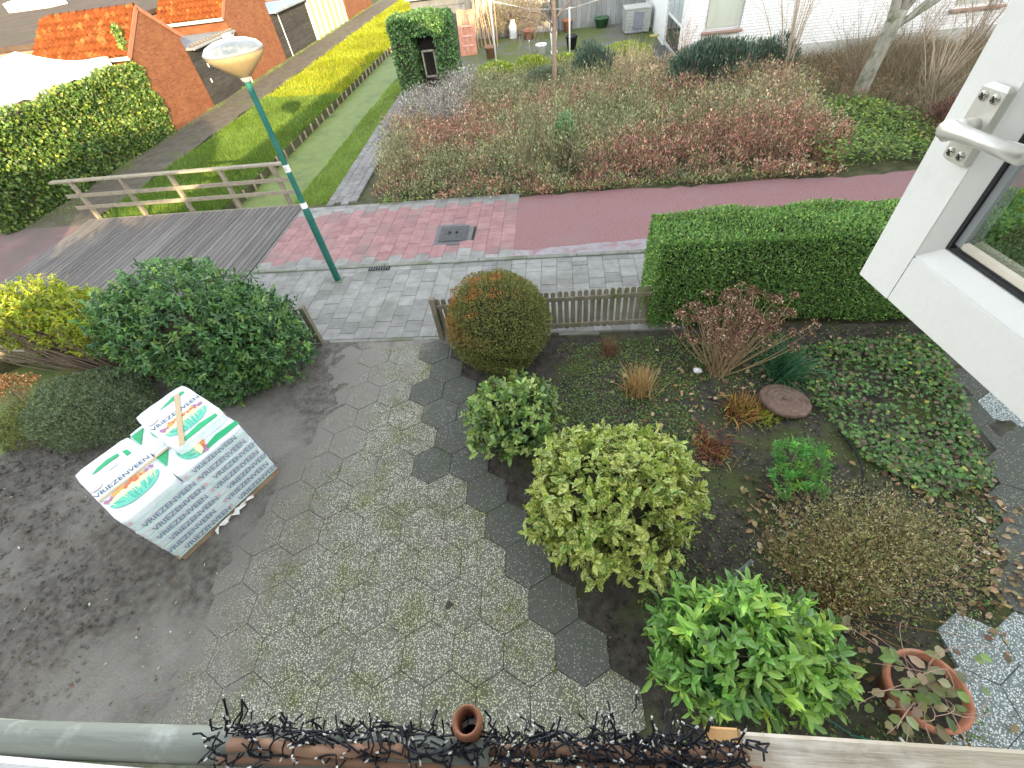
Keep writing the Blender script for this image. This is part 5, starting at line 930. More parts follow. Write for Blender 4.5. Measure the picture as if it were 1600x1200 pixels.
MB().box((3.75, 27.4, .89), (1.2, 1.1, .08), bevel=.02).obj('lid', BOXM, t)
CH = mat('grey_chair', (.17, .175, .19), (.22, .225, .24), 5, .5)
t = thing('garden_chair', 'folding grey garden chair by the terrace door', 'chair', (3.5, 24.9, -.03))
MB().box((3.5, 24.9, .43), (.46, .44, .04), bevel=.01).obj('seat', CH, t)
MB().bar((3.5, 25.1, .45), (3.58, 25.32, 1.02), .44, .03, up=(0, 1, .3)).obj('backrest', CH, t)
for a_, b_ in (((3.3, 24.7, -.03), (3.32, 25.15, .62)), ((3.7, 24.7, -.03), (3.72, 25.15, .62)), ((3.3, 25.2, -.03), (3.3, 24.75, .45)), ((3.7, 25.2, -.03), (3.7, 24.75, .45))): MB().tube([a_, b_], .016, 6).obj('leg', CH, t)
for x in (3.26, 3.76): MB().box((x, 24.95, .63), (.05, .44, .03)).obj('armrest', CH, t)
t = thing('small_table', 'low round stool beside the terrace door', 'stool', (4.05, 23.7, -.03)); MB().lathe([(0, .42), (.2, .42), (.2, .45), (0, .455)], c=(4.05, 23.7, 0), n=16).obj('top', mat('ochre_top', (.34, .30, .10)), t)
for a_ in range(3): MB().tube([(4.05+.16*math.cos(a_*2.1), 23.7+.16*math.sin(a_*2.1), -.03), (4.05+.1*math.cos(a_*2.1), 23.7+.1*math.sin(a_*2.1), .42)], .014, 6).obj('leg', GREYW, t)
RB = mat('red_board', (.42, .19, .12), (.50, .25, .17), 5, .8, .2, 30, c3=(.36, .13, .07), s3=2, t3=(.5, .7))
t = thing('leaning_boards', 'reddish boards stacked upright beside the ivy arbour', 'boards', (-4.25, 26.2, -.03))
for i, (x, z) in enumerate(((-4.5, 1.65), (-4.22, 1.6), (-3.95, 1.62))): MB().bar((x, 26.1, -.03), (x, 26.55, z), .26, .04, up=(0, 1, 0)).obj('board', RB, t)
for z in (.35, .7, 1.05): MB().box((-4.22, 26.08+z*.25, z), (.5, .04, .06)).obj('batten', mat('pink_batten', (.55, .32, .26)), t)
t = thing('bean_poles', 'bundle of bamboo poles leaning against the back fence', 'poles', (-3.6, 27.8, -.03))
for i in range(11): 
    x = -3.85+.10*i; MB().tube([(x+R.normal()*.06, 27.6+R.normal()*.2, -.03), (x-.45+R.normal()*.1, 29.2, 2.3+R.normal()*.1)], .02, 5).obj('pole', mat('pole_bamboo', (.38, .23, .15), (.46, .30, .2), 9, .7), t)
t = thing('plastic_bag', 'crumpled white bag at the corner of the arbour', 'bag', (-3.6, 21.1, 0)); core((-3.6, 21.1, .12), (.28, .2, .16), 77, .22, 5, 1, 'bag', WSH, t, low=-.03); MB().tube([(-3.6, 21.1, .2), (-3.55, 21.1, .34)], [.05, .02], 6).obj('knot', WSH, t)
t = thing('ivy_hedge_back', 'brown twiggy climber on the back fence', 'climber', (-2, 29.2, 0)); leafobj('twigs', [crown((-2.2, 29.2, .75), (1.9, .35, .75), 4200, .16, .02, [(.26, .22, .17), (.2, .17, .12), (.16, .16, .09)], None, seed=88, amp=.2, depth=.8, low=-.9)], DRY, t); stems('stems', (-2.2, 29.2, 0), [(-2.2+R.normal(), 29.2, 1.2) for _ in range(12)], TWIG, t)
t = thing('dark_planter', 'black metal plant stand at the back of the terrace', 'stand', (-.1, 28.6, -.03))
for a_ in (-.2, .2): 
    for b_ in (-.15, .15): MB().tube([(-.1+a_, 28.6+b_, -.03), (-.1+a_, 28.6+b_, .75)], .02, 6).obj('leg', MATS['black_plastic'], t)
MB().box((-.1, 28.6, .78), (.55, .42, .05)).obj('top', MATS['black_plastic'], t); MB().box((-.1, 28.6, 1.1), (.42, .3, .6), bevel=.04).obj('planter', MATS['black_plastic'], t)
# ================================================================== GARDEN THINGS
# terracotta pot with a withered climber
pc = (2.86, .80, -.02); t = thing('terracotta_pot', 'large terracotta pot with a withered climber at the house wall', 'pot', pc)
MB().lathe([(0, 0), (.19, 0), (.262, .30), (.285, .31), (.29, .40), (.262, .405), (.245, .33)], c=pc, n=40).obj('pot', TERRA, t, True); MB().lathe([(0, .335), (.25, .33)], c=pc, n=24).obj('soil', HUMUS, t)
tips = [(pc[0]+math.cos(a)*r_, pc[1]+math.sin(a)*r_, .42+.2*R.random()) for a, r_ in zip(R.uniform(0, 6.28, 22), R.uniform(.15, .75, 22))]; stems('stems', (pc[0], pc[1], .3), tips, mat('pink_stem', (.36, .22, .17), (.44, .29, .22), 20, .7), t, .004, .0025, 4, bend=.16, k=7)
P = np.array([tp for tp in tips for _ in range(3)])*1.0; P[:, :2] = pc[:2]+(P[:, :2]-pc[:2])*R.uniform(.2, .9, (len(P), 1)); n_ = len(P); P[:, 2] = R.uniform(.36, .55, n_)
leafobj('leaves', [leafarr(P, rnd(n_)*np.array([1, 1, .3]), rnd(n_)*.4+np.array([-.3, 0, 1.]), .105*R.uniform(.6, 1.2, n_), .07, pal(n_, [(.15, .17, .06), (.21, .20, .10), (.26, .20, .13), (.12, .18, .05)], None, .2), 'oval')], LEAF, t)
# round ringed plate
rt = Matrix.Rotation(math.radians(-7), 3, 'X') @ Matrix.Rotation(math.radians(5), 3, 'Y'); pc = (2.93, 4.08, .07); t = thing('round_plate', 'round brown stone plate with concentric rings lying on the bed', 'plate', (2.93, 4.08, 0))
pr = [(0, .045)]+[(r_, .035+.007*math.sin(r_*95)+.05*(r_ > .3)*(r_-.3)) for r_ in np.linspace(.02, .30, 40)]+[(.315, .03), (.32, -.01), (.30, -.04), (0, -.05)]
MB().lathe(pr, c=pc, n=44, rot=rt).obj('plate', mat('brown_stone', (.155, .10, .075), (.22, .15, .115), 14, .8, .3, 60, c3=(.12, .085, .06), s3=6, t3=(.5, .65)), t, True); MB().lathe([(0, .048), (.035, .05), (.03, .06), (0, .065)], c=pc, n=14, rot=rt).obj('hub', MATS['brown_stone'], t, True)
BLK = mat('black_rubber', (.016, .017, .018), (.025, .026, .028), 8, .45)
t = thing('garden_hose', 'black hose curving out of the ivy', 'hose', (3.4, 3.1, 0)); MB().tube([(3.42, 3.58, .05), (3.47, 3.42, .06), (3.49, 3.2, .06), (3.44, 2.98, .06), (3.36, 2.78, .05), (3.3, 2.6, .03)], .014, 8).obj('hose', BLK, t, True); MB().tube([(3.44, 3.62, .05), (3.42, 3.58, .05)], .018, 8).obj('end_cuff', BLK, t)
t = thing('metal_stake', 'slanted grey metal pipe stuck in the soil', 'pipe', (1.62, 1.74, 0)); MB().lathe([(.017, -.05), (.017, .42), (.013, .42), (.013, .36), (0, .36)], c=(1.64, 1.73, 0), n=14, rot=Matrix.Rotation(.35, 3, 'Y') @ Matrix.Rotation(-.15, 3, 'X')).obj('pipe', mat('grey_pipe', (.17, .19, .18), (.24, .26, .25), 9, .5), t, True); MB().lathe([(.021, .395), (.021, .42)], c=(1.64, 1.73, 0), n=14, rot=Matrix.Rotation(.35, 3, 'Y') @ Matrix.Rotation(-.15, 3, 'X')).obj('rim', MATS['grey_pipe'], t)
t = thing('white_stone', 'small white stone at the foot of the dried hydrangea', 'stone', (1.95, 4.72, 0)); core((1.95, 4.72, .03), (.07, .05, .045), 71, .2, 4, 1, 'stone', WHITEC, t, low=-.03, nu=12, nv=8)
t = thing('wall_tap_hose', 'green plant tie with white clip beside the pot', 'string', (2.45, .5, 0)); MB().tube([(2.1, .62, .1), (2.3, .5, .06), (2.55, .46, .05), (2.68, .47, .08)], .006, 5).obj('string', mat('green_string', (.03, .14, .10)), t); MB().tube([(2.64, .50, .10), (2.70, .43, .06), (2.72, .36, .03)], .012, 6).obj('clip', WHITEC, t)
# ---- wrapped pallet of potting-soil bags
A0 = np.array([-4.58, 1.76]); u_ = np.array([.487, .873]); v_ = np.array([-.873, .487]); BL, BD = 1.46, 1.20
def W3(s, tt, z): return (A0[0]+u_[0]*s+v_[0]*tt, A0[1]+u_[1]*s+v_[1]*tt, z)
pz = float(soil_z(*W3(.7, .6, 0)[:2])); t = thing('bag_pallet', 'shrink-wrapped pallet of white potting soil bags beside the path', 'pallet', W3(BL/2, BD/2, .0))
PW = mat('pallet_wood', (.33, .22, .13), (.42, .30, .19), 8, .85, .3, 50)
for k in range(3): 
    a_, b_ = W3(.03, .06+.52*k, .04), W3(BL-.03, .06+.52*k, .04); MB().bar(a_, b_, .10, .075).obj('bearer', PW, t)
for k in range(7): MB().bar(W3(.06+.222*k, .0, .091), W3(.06+.222*k, BD, .091), .11, .022).obj('deck_board', PW, t)
BAG = mat('white_film', (.77, .82, .83), (.84, .88, .89), 9, .30, .35, 16, c3=(.70, .78, .79), s3=5, t3=(.5, .7), spec=.6); PG = mat('green_print', (.02, .36, .13), (.03, .42, .17), 6, .3); PGL = mat('pale_green_print', (.55, .76, .69), (.66, .82, .77), 7, .3); PB = mat('black_print', (.07, .085, .12), (.09, .10, .14), 6, .35); PBL = mat('wrapped_black_print', (.20, .25, .34), (.26, .31, .40), 6, .35); PR = mat('red_print', (.55, .13, .05), (.62, .2, .07), 40, .3); PO = mat('orange_print', (.75, .30, .07), (.8, .4, .1), 40, .3); PP = mat('purple_print', (.34, .14, .26), (.42, .2, .33), 40, .3); PY = mat('yellow_print', (.85, .74, .35), (.88, .8, .5), 10, .3); PT = mat('leaf_print', (.10, .50, .34), (.18, .58, .42), 40, .3); PTD = mat('dark_leaf_print', (.05, .36, .26), (.08, .42, .31), 30, .3); TAPE = mat('brown_tape', (.50, .36, .20), (.56, .42, .25), 12, .3); PRP = mat('pale_red_print', (.60, .42, .42), rough=.35)
def bagmesh(s0, s1, t0, t1, z0, z1, seed):
    """pillow-shaped bag with soft edges and creases"""
    q = np.random.default_rng(seed); n1, n2 = 14, 14; V = []; cs = ((s0+s1)/2, (t0+t1)/2); hs = ((s1-s0)/2, (t1-t0)/2); hz = (z1-z0)/2; zc = (z0+z1)/2
    ph = q.uniform(0, 6.28, 8); rows = []
    lat = np.linspace(-1, 1, 9)
    for l in lat:
        rr = 1-.022*abs(l)**4-.004*(1-abs(l)); zz = math.copysign(abs(l)**.4, l)*hz if l else 0; row = []
        for k in range(40):
            a = 2*math.pi*k/40; c_, s_ = math.cos(a), math.sin(a); p = 14; d = (abs(c_)**p+abs(s_)**p)**(-1/p); x, y = c_*d*rr, s_*d*rr
            w_ = .004*math.sin(9*a+ph[0])+.003*math.sin(17*a+ph[1]+3*l); row.append((cs[0]+x*hs[0]*(1+w_), cs[1]+y*hs[1]*(1+w_), zc+zz*(1-.03*math.sin(5*a+ph[2])**2)))
        rows.append(row)
    V = [v for r_ in rows for v in r_]; F = [(i*40+k, i*40+(k+1) % 40, (i+1)*40+(k+1) % 40, (i+1)*40+k) for i in range(8) for k in range(40)]
    for top in (0, 1):
        base = (8*40 if top else 0); prev = base; rings = []
        for f in (.75, .45, .15):
            st_ = len(V)
            for k in range(40):
                x, y, z = V[base+k]; X_, Y_ = cs[0]+(x-cs[0])*f, cs[1]+(y-cs[1])*f; dz = (.008*(1-f)+.004*math.sin(X_*21+ph[3])*math.sin(Y_*17+ph[4]))*(1 if top else -1); V.append((X_, Y_, z+dz))
            F += [((prev+k, prev+(k+1) % 40, st_+(k+1) % 40, st_+k) if top else (prev+(k+1) % 40, prev+k, st_+k, st_+(k+1) % 40)) for k in range(40)]; prev = st_
        F.append(tuple(prev+k for k in range(40)) if top else tuple(prev+k for k in range(40))[::-1])
    return [W3(*v) for v in V], F
NL = 7; z0 = .105; lh = .132
bags_top = []
for k in range(NL):
    za, zb_ = z0+lh*k, z0+lh*(k+1)-.002; off = R.normal()*.004
    lay = [(0, BL*.498), (BL*.498, BL)] if k % 2 == 0 else [(0, BL*.44), (BL*.439, BL)]
    if k < NL-1: lay = [(0, BL)]
    if k == NL-1: lay = [(0, BL*.441), (BL*.437, BL)]
    for i, (sa, sb) in enumerate(lay):
        halves = [(off, BD*.5+off), (BD*.499+off, BD+off)] if k < NL-1 else ([(off, BD*.5+off), (BD*.499+off, BD+off)] if not (k == NL-1 and i == 0) else [(off, BD+off)])
        for (ta, tb) in halves:
            V, F = bagmesh(sa, sb, ta, tb, za, zb_, k*7+i); b = obj('bag', V, F, BAG, t, True); bags_top.append((k, sa, sb, ta, tb, zb_, b))
V, F = bagmesh(BL*.56, BL*1.0, .22, BD*1.01, z0+lh*NL, z0+lh*(NL+1), 99); topbag = obj('bag', V, F, BAG, t, True)
ZT = z0+lh*NL
def flat(name, poly, m_, par, z, s0=0, t0=0, ang=0, sc=1.):
    """printed shape lying on a bag top: poly in (s along the pallet, t across)"""
    ca, sa_ = math.cos(ang), math.sin(ang); V = [W3(s0+(x*ca-y*sa_)*sc, t0+(x*sa_+y*ca)*sc, z) for x, y in poly]; V2 = [(x, y, zz-.004) for x, y, zz in V]; n_ = len(V)
    return obj(name, V+V2, [tuple(range(n_))]+[(i, n_+i, n_+(i+1) % n_, (i+1) % n_) for i in range(n_)], m_, par)
def bouquet(par, z, s0, t0, ang, sc):
    """printed bunch of flowers: fan of leaves below, a row of blooms above"""
    mbs = {'l': MB(), 'd': MB(), 'o': MB(), 'r': MB(), 'p': MB(), 'y': MB()}; q = np.random.default_rng(int(s0*100+t0*37)+5)
    def put(mb, poly, dz):
        ca, sa_ = math.cos(ang), math.sin(ang); mb.add([W3(s0+(x*ca-y*sa_)*sc, t0+(x*sa_+y*ca)*sc, z+dz) for x, y in poly], [tuple(range(len(poly)))])
    put(mbs['l'], [(.52*math.cos(a), .06+.36*math.sin(a)) for a in np.linspace(math.pi, 2*math.pi, 17)], .001)
    put(mbs['y'], [(-.50, .06), (.50, .06), (.46, .17), (.2, .25), (-.2, .25), (-.46, .17)], .0012)
    for k in range(34):
        x = q.uniform(-.48, .48); bx_ = x*.6; put(mbs['d' if k % 2 else 'y'], [(bx_-.012, -.26*math.sqrt(max(.05, 1-(x/.52)**2))), (bx_+.012, -.26*math.sqrt(max(.05, 1-(x/.52)**2))), (x+q.normal()*.02, .04+q.uniform(-.03, .12))] if k % 2 else [(x-.01, .05), (x+.01, .05), (x*.9, -.08-.06*q.random())], .0018+.00002*k)
    for k in range(26):
        x = -.52+1.04*(k+.5)/26+q.normal()*.015; y = .17+.10*math.sqrt(max(0, 1-(x/.58)**2))+q.normal()*.028; m_ = 'p' if abs(x) > .36 else ('o' if q.random() < .6 else 'r'); r_ = q.uniform(.035, .052); put(mbs[m_], [(x+r_*math.cos(a), y+r_*1.25*math.sin(a)) for a in np.linspace(0, 6.28, 8)[:-1]], .004+.00003*k)
    for kk, m_, nm in (('y', PY, 'print_ground'), ('l', PT, 'print_leaves'), ('d', PTD, 'print_leaves'), ('o', PO, 'print_flowers'), ('r', PR, 'print_flowers'), ('p', PP, 'print_flowers')):
        if mbs[kk].V: mbs[kk].obj(nm, m_, par)['kind'] = 'stuff'
def lettering(par, z, s0, t0, ang, size, txt='VRIEZENVEEN', m_=PB):
    V, F = textmesh(txt, size, size*.012, 1.0); ca, sa_ = math.cos(ang), math.sin(ang); MB().add([W3(s0+(x*ca-y*sa_), t0+(x*sa_+y*ca), z) for x, y, _ in V], F).obj('lettering', m_, par)
def emblem(par, z, s0, t0, r_):
    ring = [(r_*1.5*math.cos(a), r_*math.sin(a)) for a in np.linspace(0, 6.28, 21)[:-1]]; flat('emblem', ring, PRP, par, z+.002, s0, t0); flat('emblem_inner', [(x*.8, y*.75) for x, y in ring], BAG, par, z+.004, s0, t0); flat('emblem_figure', [(r_*.7*math.cos(a), r_*.35*math.sin(a)) for a in np.linspace(0, 6.28, 9)[:-1]], PRP, par, z+.006, s0, t0, .4)
bA = [b for (k, sa, sb, ta, tb, zz, b) in bags_top if k == NL-1 and sa == 0][0]; bB = [b for (k, sa, sb, ta, tb, zz, b) in bags_top if k == NL-1 and sa > 0]
zt = ZT+.010
bouquet(bA, zt, BL*.215, .30, 0, .52); lettering(bA, zt+.002, BL*.215, .60, 0, .098); emblem(bA, zt, .075, .73, .045)
flat('green_band', [(-.10, 0), (.22, 0), (.22, .05), (.10, .075), (-.02, .05)], PG, bA, zt+.001, .22, .96); flat('green_band', [(0, 0), (.05, 0), (.05, .10), (0, .13)], PG, bA, zt+.001, BL*.33, .86); flat('label_patch', [(0, 0), (.12, 0), (.12, .10), (0, .10)], mat('pale_label', (.60, .66, .68), rough=.4), bA, zt+.003, .25, .84)
for i, b in enumerate(bB):
    t0 = .28+i*BD*.5; bouquet(b, zt, BL*.64, t0-.01, -math.pi/2, .44)
    flat('green_corner', [(0, 0), (.16, .26), (.0, .26)], PG, b, zt+.001, BL*.445, t0-.02)
flat('green_band', [(0, 0), (.5, .0), (.5, .08), (.25, .11), (0, .04)], PG, bB[0], zt+.001, BL*.66, .05)
zt2 = z0+lh*(NL+1)+.010
bouquet(topbag, zt2, BL*.78, .52, 0, .50); lettering(topbag, zt2+.002, BL*.78, .77, 0, .098); emblem(topbag, zt2, BL*.62, .90, .045); flat('green_band', [(-.12, 0), (.22, 0), (.22, .05), (.1, .075)], PG, topbag, zt2+.001, BL*.80, 1.01); flat('green_band', [(-.24, 0), (.24, .0), (.25, .06), (.05, .10), (-.22, .05)], PG, topbag, zt2+.001, BL*.78, .24)
for m_, b_ in ((0, 0),):
    MB().bar(W3(.02, .50, ZT+.018), W3(BL*.72, .50, ZT+.018), .035, .003).obj('tape', TAPE, t); MB().bar(W3(BL*.62, .20, zt2+.012), W3(BL*.90, 1.06, zt2+.012), .06, .003).obj('tape', TAPE, t)
    MB().bar(W3(.02, .50, ZT+.018), W3(-.012, .50, ZT-.10), .035, .003, up=(u_[0], u_[1], 0)).obj('tape', TAPE, t)
# prints on the long side under the wrap
def side_text(s0, z, size, par, m_=PBL, txt='VRIEZENVEEN', off=-.021):
    V, F = textmesh(txt, size, size*.012); MB().add([W3(s0+x, off, z+y) for x, y, _ in V], F).obj('lettering', m_, par)
for k in range(NL):
    bl = [b for b in bags_top if b[0] == k and b[3] < .1]; zc = z0+lh*(k+.5)
    for i, (kk, sa, sb, ta, tb, zz, b) in enumerate(bl):
        if k < NL-1: side_text(BL*(.25 if k % 2 else .30)+R.normal()*.02, zc+.004, .098, b); side_text(BL*(.74 if k % 2 else .80)+R.normal()*.02, zc+.004, .098, b)
        elif i == 1: side_text((sa+sb)/2, zc+.004, .09, b)
        V = [W3(sa+.03, -.0145, zc-.055), W3(sb-.03, -.0145, zc-.055), W3(sb-.03, -.0145, zc-.018-.03*(k % 2)), W3(sa+.03, -.0145, zc-.03+.02*(k % 2))]; obj('green_band', V+[(x+.004*v_[0], y+.004*v_[1], z) for x, y, z in V], [(0, 1, 2, 3), (4, 7, 6, 5), (0, 4, 5, 1), (3, 2, 6, 7)], PGL, b)
        V = [W3((BL*.52 if k < NL-1 else sa+.05)+.025*math.cos(a), -.0165, zc+.01+.022*math.sin(a)) for a in np.linspace(0, 6.28, 13)[:-1]]; obj('emblem', V, [tuple(range(12))], PRP, b)
# clear wrap
wm = bpy.data.materials.new('stretch_wrap'); wm.use_nodes = True; n_ = wm.node_tree.nodes; l_ = wm.node_tree.links; tr = n_.new('ShaderNodeBsdfTransparent'); gl_ = n_.new('ShaderNodeBsdfGlossy'); gl_.inputs['Roughness'].default_value = .22; gl_.inputs['Color'].default_value = (.85, .93, 1, 1); mx = n_.new('ShaderNodeMixShader'); mx.inputs[0].default_value = .05
no = n_.new('ShaderNodeTexNoise'); no.inputs['Scale'].default_value = 14; bp = n_.new('ShaderNodeBump'); bp.inputs['Strength'].default_value = .5; bp.inputs['Distance'].default_value = .02; gg = n_.new('ShaderNodeNewGeometry'); l_.new(gg.outputs['Position'], no.inputs['Vector']); l_.new(no.outputs['Fac'], bp.inputs['Height']); l_.new(bp.outputs[0], gl_.inputs['Normal'])
l_.new(tr.outputs[0], mx.inputs[1]); l_.new(gl_.outputs[0], mx.inputs[2]); l_.new(mx.outputs[0], n_['Material Output'].inputs[0])
V = []; F = []; e = .024; e = .027; ring = [(-e, -e), (BL+e, -e), (BL+e, BD+e), (-e, BD+e)]; nz = 9; ns = 24
for iz in range(nz):
    z = z0-.035+(ZT-.03-z0+.035)*iz/(nz-1)
    for side in range(4):
        (s0_, t0_), (s1_, t1_) = ring[side], ring[(side+1) % 4]
        for k in range(ns):
            f = k/ns; w_ = .004*math.sin(iz*2.3+k*.9+side); V.append(W3(s0_+(s1_-s0_)*f+(w_ if side in (1, 3) else 0), t0_+(t1_-t0_)*f+(w_ if side in (0, 2) else 0), z))
N4 = ns*4; F = [(i*N4+k, i*N4+(k+1) % N4, (i+1)*N4+(k+1) % N4, (i+1)*N4+k) for i in range(nz-1) for k in range(N4)]; obj('stretch_film', V, F, wm, t, True)
q = np.random.default_rng(8); V = []
for i in range(13): V += [W3(.45+.045*i, -.03+.004*q.normal(), .095+.01*q.normal()), W3(.45+.045*i+.02*q.normal(), -.04-.03*q.random(), .055+.03*q.normal())]
obj('torn_film', V, [(2*i, 2*i+2, 2*i+3, 2*i+1) for i in range(12)], WHITEC, t)
# ================================================================== THE WINDOW
SC = Vector((.558, .761, 4.45)); SE = Vector((.1562, -.9877, 0)); SN = Vector((-.9877, -.1562, 0))
def S(s, z, o): return SC+SE*s+SN*o+Vector((0, 0, z))
def sbox(mb, s0, s1, z0, z1, o0, o1, bevel=.003): return mb.box(S((s0+s1)/2, (z0+z1)/2, (o0+o1)/2), (s1-s0, abs(o1-o0), z1-z0), Matrix((SE, SN, Vector((0, 0, 1)))).transposed(), bevel)
t = thing('window_sash', 'open white wooden window sash with metal handle', 'window', tuple(S(.38, 0, 0)))
SW, SH = .76, .62; SASH = mat('sash_paint', (.62, .61, .57), (.67, .66, .62), 2.5, .4, .06, 90, c3=(.56, .555, .51), s3=7, t3=(.58, .85))
sbox(MB(), 0, .0775, 0, SH, -.055, 0).obj('stile', SASH, t); sbox(MB(), SW-.078, SW, 0, SH, -.055, 0).obj('stile', SASH, t)
sbox(MB(), .0785, SW-.079, 0, .088, -.0555, -.0008).obj('bottom_rail', SASH, t); sbox(MB(), .0785, SW-.079, SH-.08, SH, -.0555, -.0008).obj('top_rail', SASH, t)
# sloping glazing rebate
for (a_, b_, c_, d_) in (((.0775, .088), (SW-.0785, .088), (SW-.1, .110), (.098, .110)), ((.0775, SH-.08), (.0775, .088), (.098, .110), (.098, SH-.1))):
    V = [S(*a_, -.0015), S(*b_, -.0015), S(*c_, -.022), S(*d_, -.022)]; V += [v-SN*.02 for v in V]; obj('glazing_bead', V, [(0, 1, 2, 3), (7, 6, 5, 4), (0, 4, 5, 1), (1, 5, 6, 2), (2, 6, 7, 3), (3, 7, 4, 0)], SASH, t)
RUB = mat('black_gasket', (.02, .02, .02), (.03, .03, .03), 9, .6); 
sbox(MB(), .098, .104, .110, SH-.1, -.035, -.0225).obj('gasket', RUB, t); sbox(MB(), .104, SW-.1, .110, .116, -.035, -.0225).obj('gasket', RUB, t)
sbox(MB(), .104, .116, .118, SH-.1, -.034, -.027).obj('spacer', mat('grey_spacer', (.20, .21, .21), rough=.4), t); sbox(MB(), .116, SW-.1, .117, .131, -.034, -.027).obj('spacer', mat('beige_spacer', (.45, .41, .33), rough=.6), t)
gm = bpy.data.materials.new('window_glass'); gm.use_nodes = True; n_ = gm.node_tree.nodes; l_ = gm.node_tree.links; tr = n_.new('ShaderNodeBsdfTransparent'); tr.inputs[0].default_value = (.80, .86, .83, 1); gl_ = n_.new('ShaderNodeBsdfGlossy'); gl_.inputs['Roughness'].default_value = .01; gl_.inputs['Color'].default_value = (.95, .97, .96, 1); mx = n_.new('ShaderNodeMixShader'); mx.inputs[0].default_value = .5; l_.new(tr.outputs[0], mx.inputs[1]); l_.new(gl_.outputs[0], mx.inputs[2]); l_.new(mx.outputs[0], n_['Material Output'].inputs[0])
V = [S(.104, .116, -.040), S(SW-.1, .116, -.040), S(SW-.1, SH-.1, -.040), S(.104, SH-.1, -.040)]; obj('pane', V, [(0, 1, 2, 3)], gm, t)
ALU = mat('brushed_aluminium', (.55, .535, .47), (.62, .605, .545), 30, .34, .02, 200, metal=.45, stretch=(1, 1, .2))
hp = sbox(MB(), .040, .078, .228, .326, .0005, .013, .006).obj('handle_plate', ALU, t)
for s, z in ((.050, .312), (.068, .312), (.050, .242), (.068, .242)):
    rm = Matrix((SE, Vector((0, 0, 1)), SN)).transposed(); sc_ = MB().lathe([(0, .004), (.0055, .003), (.0065, 0)], c=S(s, z, .0125), n=14, rot=rm).obj('screw', mat('steel_screw', (.38, .36, .30), rough=.35, metal=.8), hp, True)
    MB().box(S(s, z, .0165), (.008, .0016, .001), Matrix((SE, SN, Vector((0, 0, 1)))).transposed() @ Matrix.Rotation(math.pi/2, 3, 'X') @ Matrix.Rotation(.6, 3, 'Z')).obj('slot', RUB, sc_); MB().box(S(s, z, .0166), (.008, .0016, .001), Matrix((SE, SN, Vector((0, 0, 1)))).transposed() @ Matrix.Rotation(math.pi/2, 3, 'X') @ Matrix.Rotation(2.17, 3, 'Z')).obj('slot', RUB, sc_)
hd = MB().tube([S(.060, .277, .012), S(.060, .277, .030), S(.060, .277, .034)], [.0115, .0115, .010], 14).obj('handle_neck', ALU, t, True)
MB().tube([S(.048, .270, .036), S(.055, .276, .043), S(.066, .279, .047), S(.085, .281, .049), S(.115, .283, .050), S(.175, .286, .050)], [.0085, .0125, .012, .0095, .0088, .0105], 14).obj('handle_lever', ALU, t, True)
MB().tube([S(.044, .262, .028), S(.050, .271, .038)], [.0075, .0085], 12).obj('handle_tip', ALU, t, True)
# frame and sill at the bottom of the picture
t = thing('window_frame', 'white window frame and sill under the camera', 'window frame', (-.2, -.1, 4.2))
MB().box((-.215, -.105, 4.30), (1.86, .19, .08), bevel=.006).obj('sill', WHITEP, t)
for x in (wx0+.035, wx1-.035): MB().box((x, -.215, 4.70), (.07, .28, .70), bevel=.006).obj('jamb', WHITEP, t)
MB().box((-.215, -.215, 5.06), (1.72, .28, .08), bevel=.006).obj('head', WHITEP, t)
OLDW = mat('bleached_board', (.36, .30, .22), (.52, .46, .37), 9, .85, .4, 50, stretch=(.12, 1, 1), c3=(.58, .53, .45), s3=9, t3=(.5, .65))
t = thing('planter_board', 'bleached wooden board outside the window on the right', 'board', (.45, .03, 4.26)); MB().box((.62, .032, 4.27), (.88, .075, .03), bevel=.004).obj('board', OLDW, t); MB().box((.9, .0, 4.24), (.03, .12, .05)).obj('bracket', GREYW, t)
POLE = mat('weathered_pole', (.20, .215, .18), (.29, .30, .26), 8, .75, .3, 40, stretch=(.15, 1, 1), c3=(.34, .355, .32), s3=16, t3=(.58, .68))
t = thing('weathered_rail', 'weathered grey round rail outside the window on the left', 'rail', (-.85, .01, 4.3)); MB().tube([(-1.3, -.010, 4.29), (-.45, .018, 4.29), (-.1, .028, 4.29)], .0205, 16).obj('rail', POLE, t, True); MB().box((-1.2, -.04, 4.27), (.04, .08, .04)).obj('bracket', GREYW, t)
t = thing('shelf_board', 'mossy wooden batten below the grey rail', 'board', (-.8, 0, 4.2)); MB().box((-.75, .000, 4.245), (1.0, .06, .022), bevel=.004).obj('board', mat('mossy_board', (.30, .32, .24), (.42, .43, .34), 12, .85, .3, 40, c3=(.26, .30, .10), s3=9, t3=(.48, .6)), t); MB().box((-1.1, -.03, 4.225), (.03, .05, .03)).obj('bracket', GREYW, t)
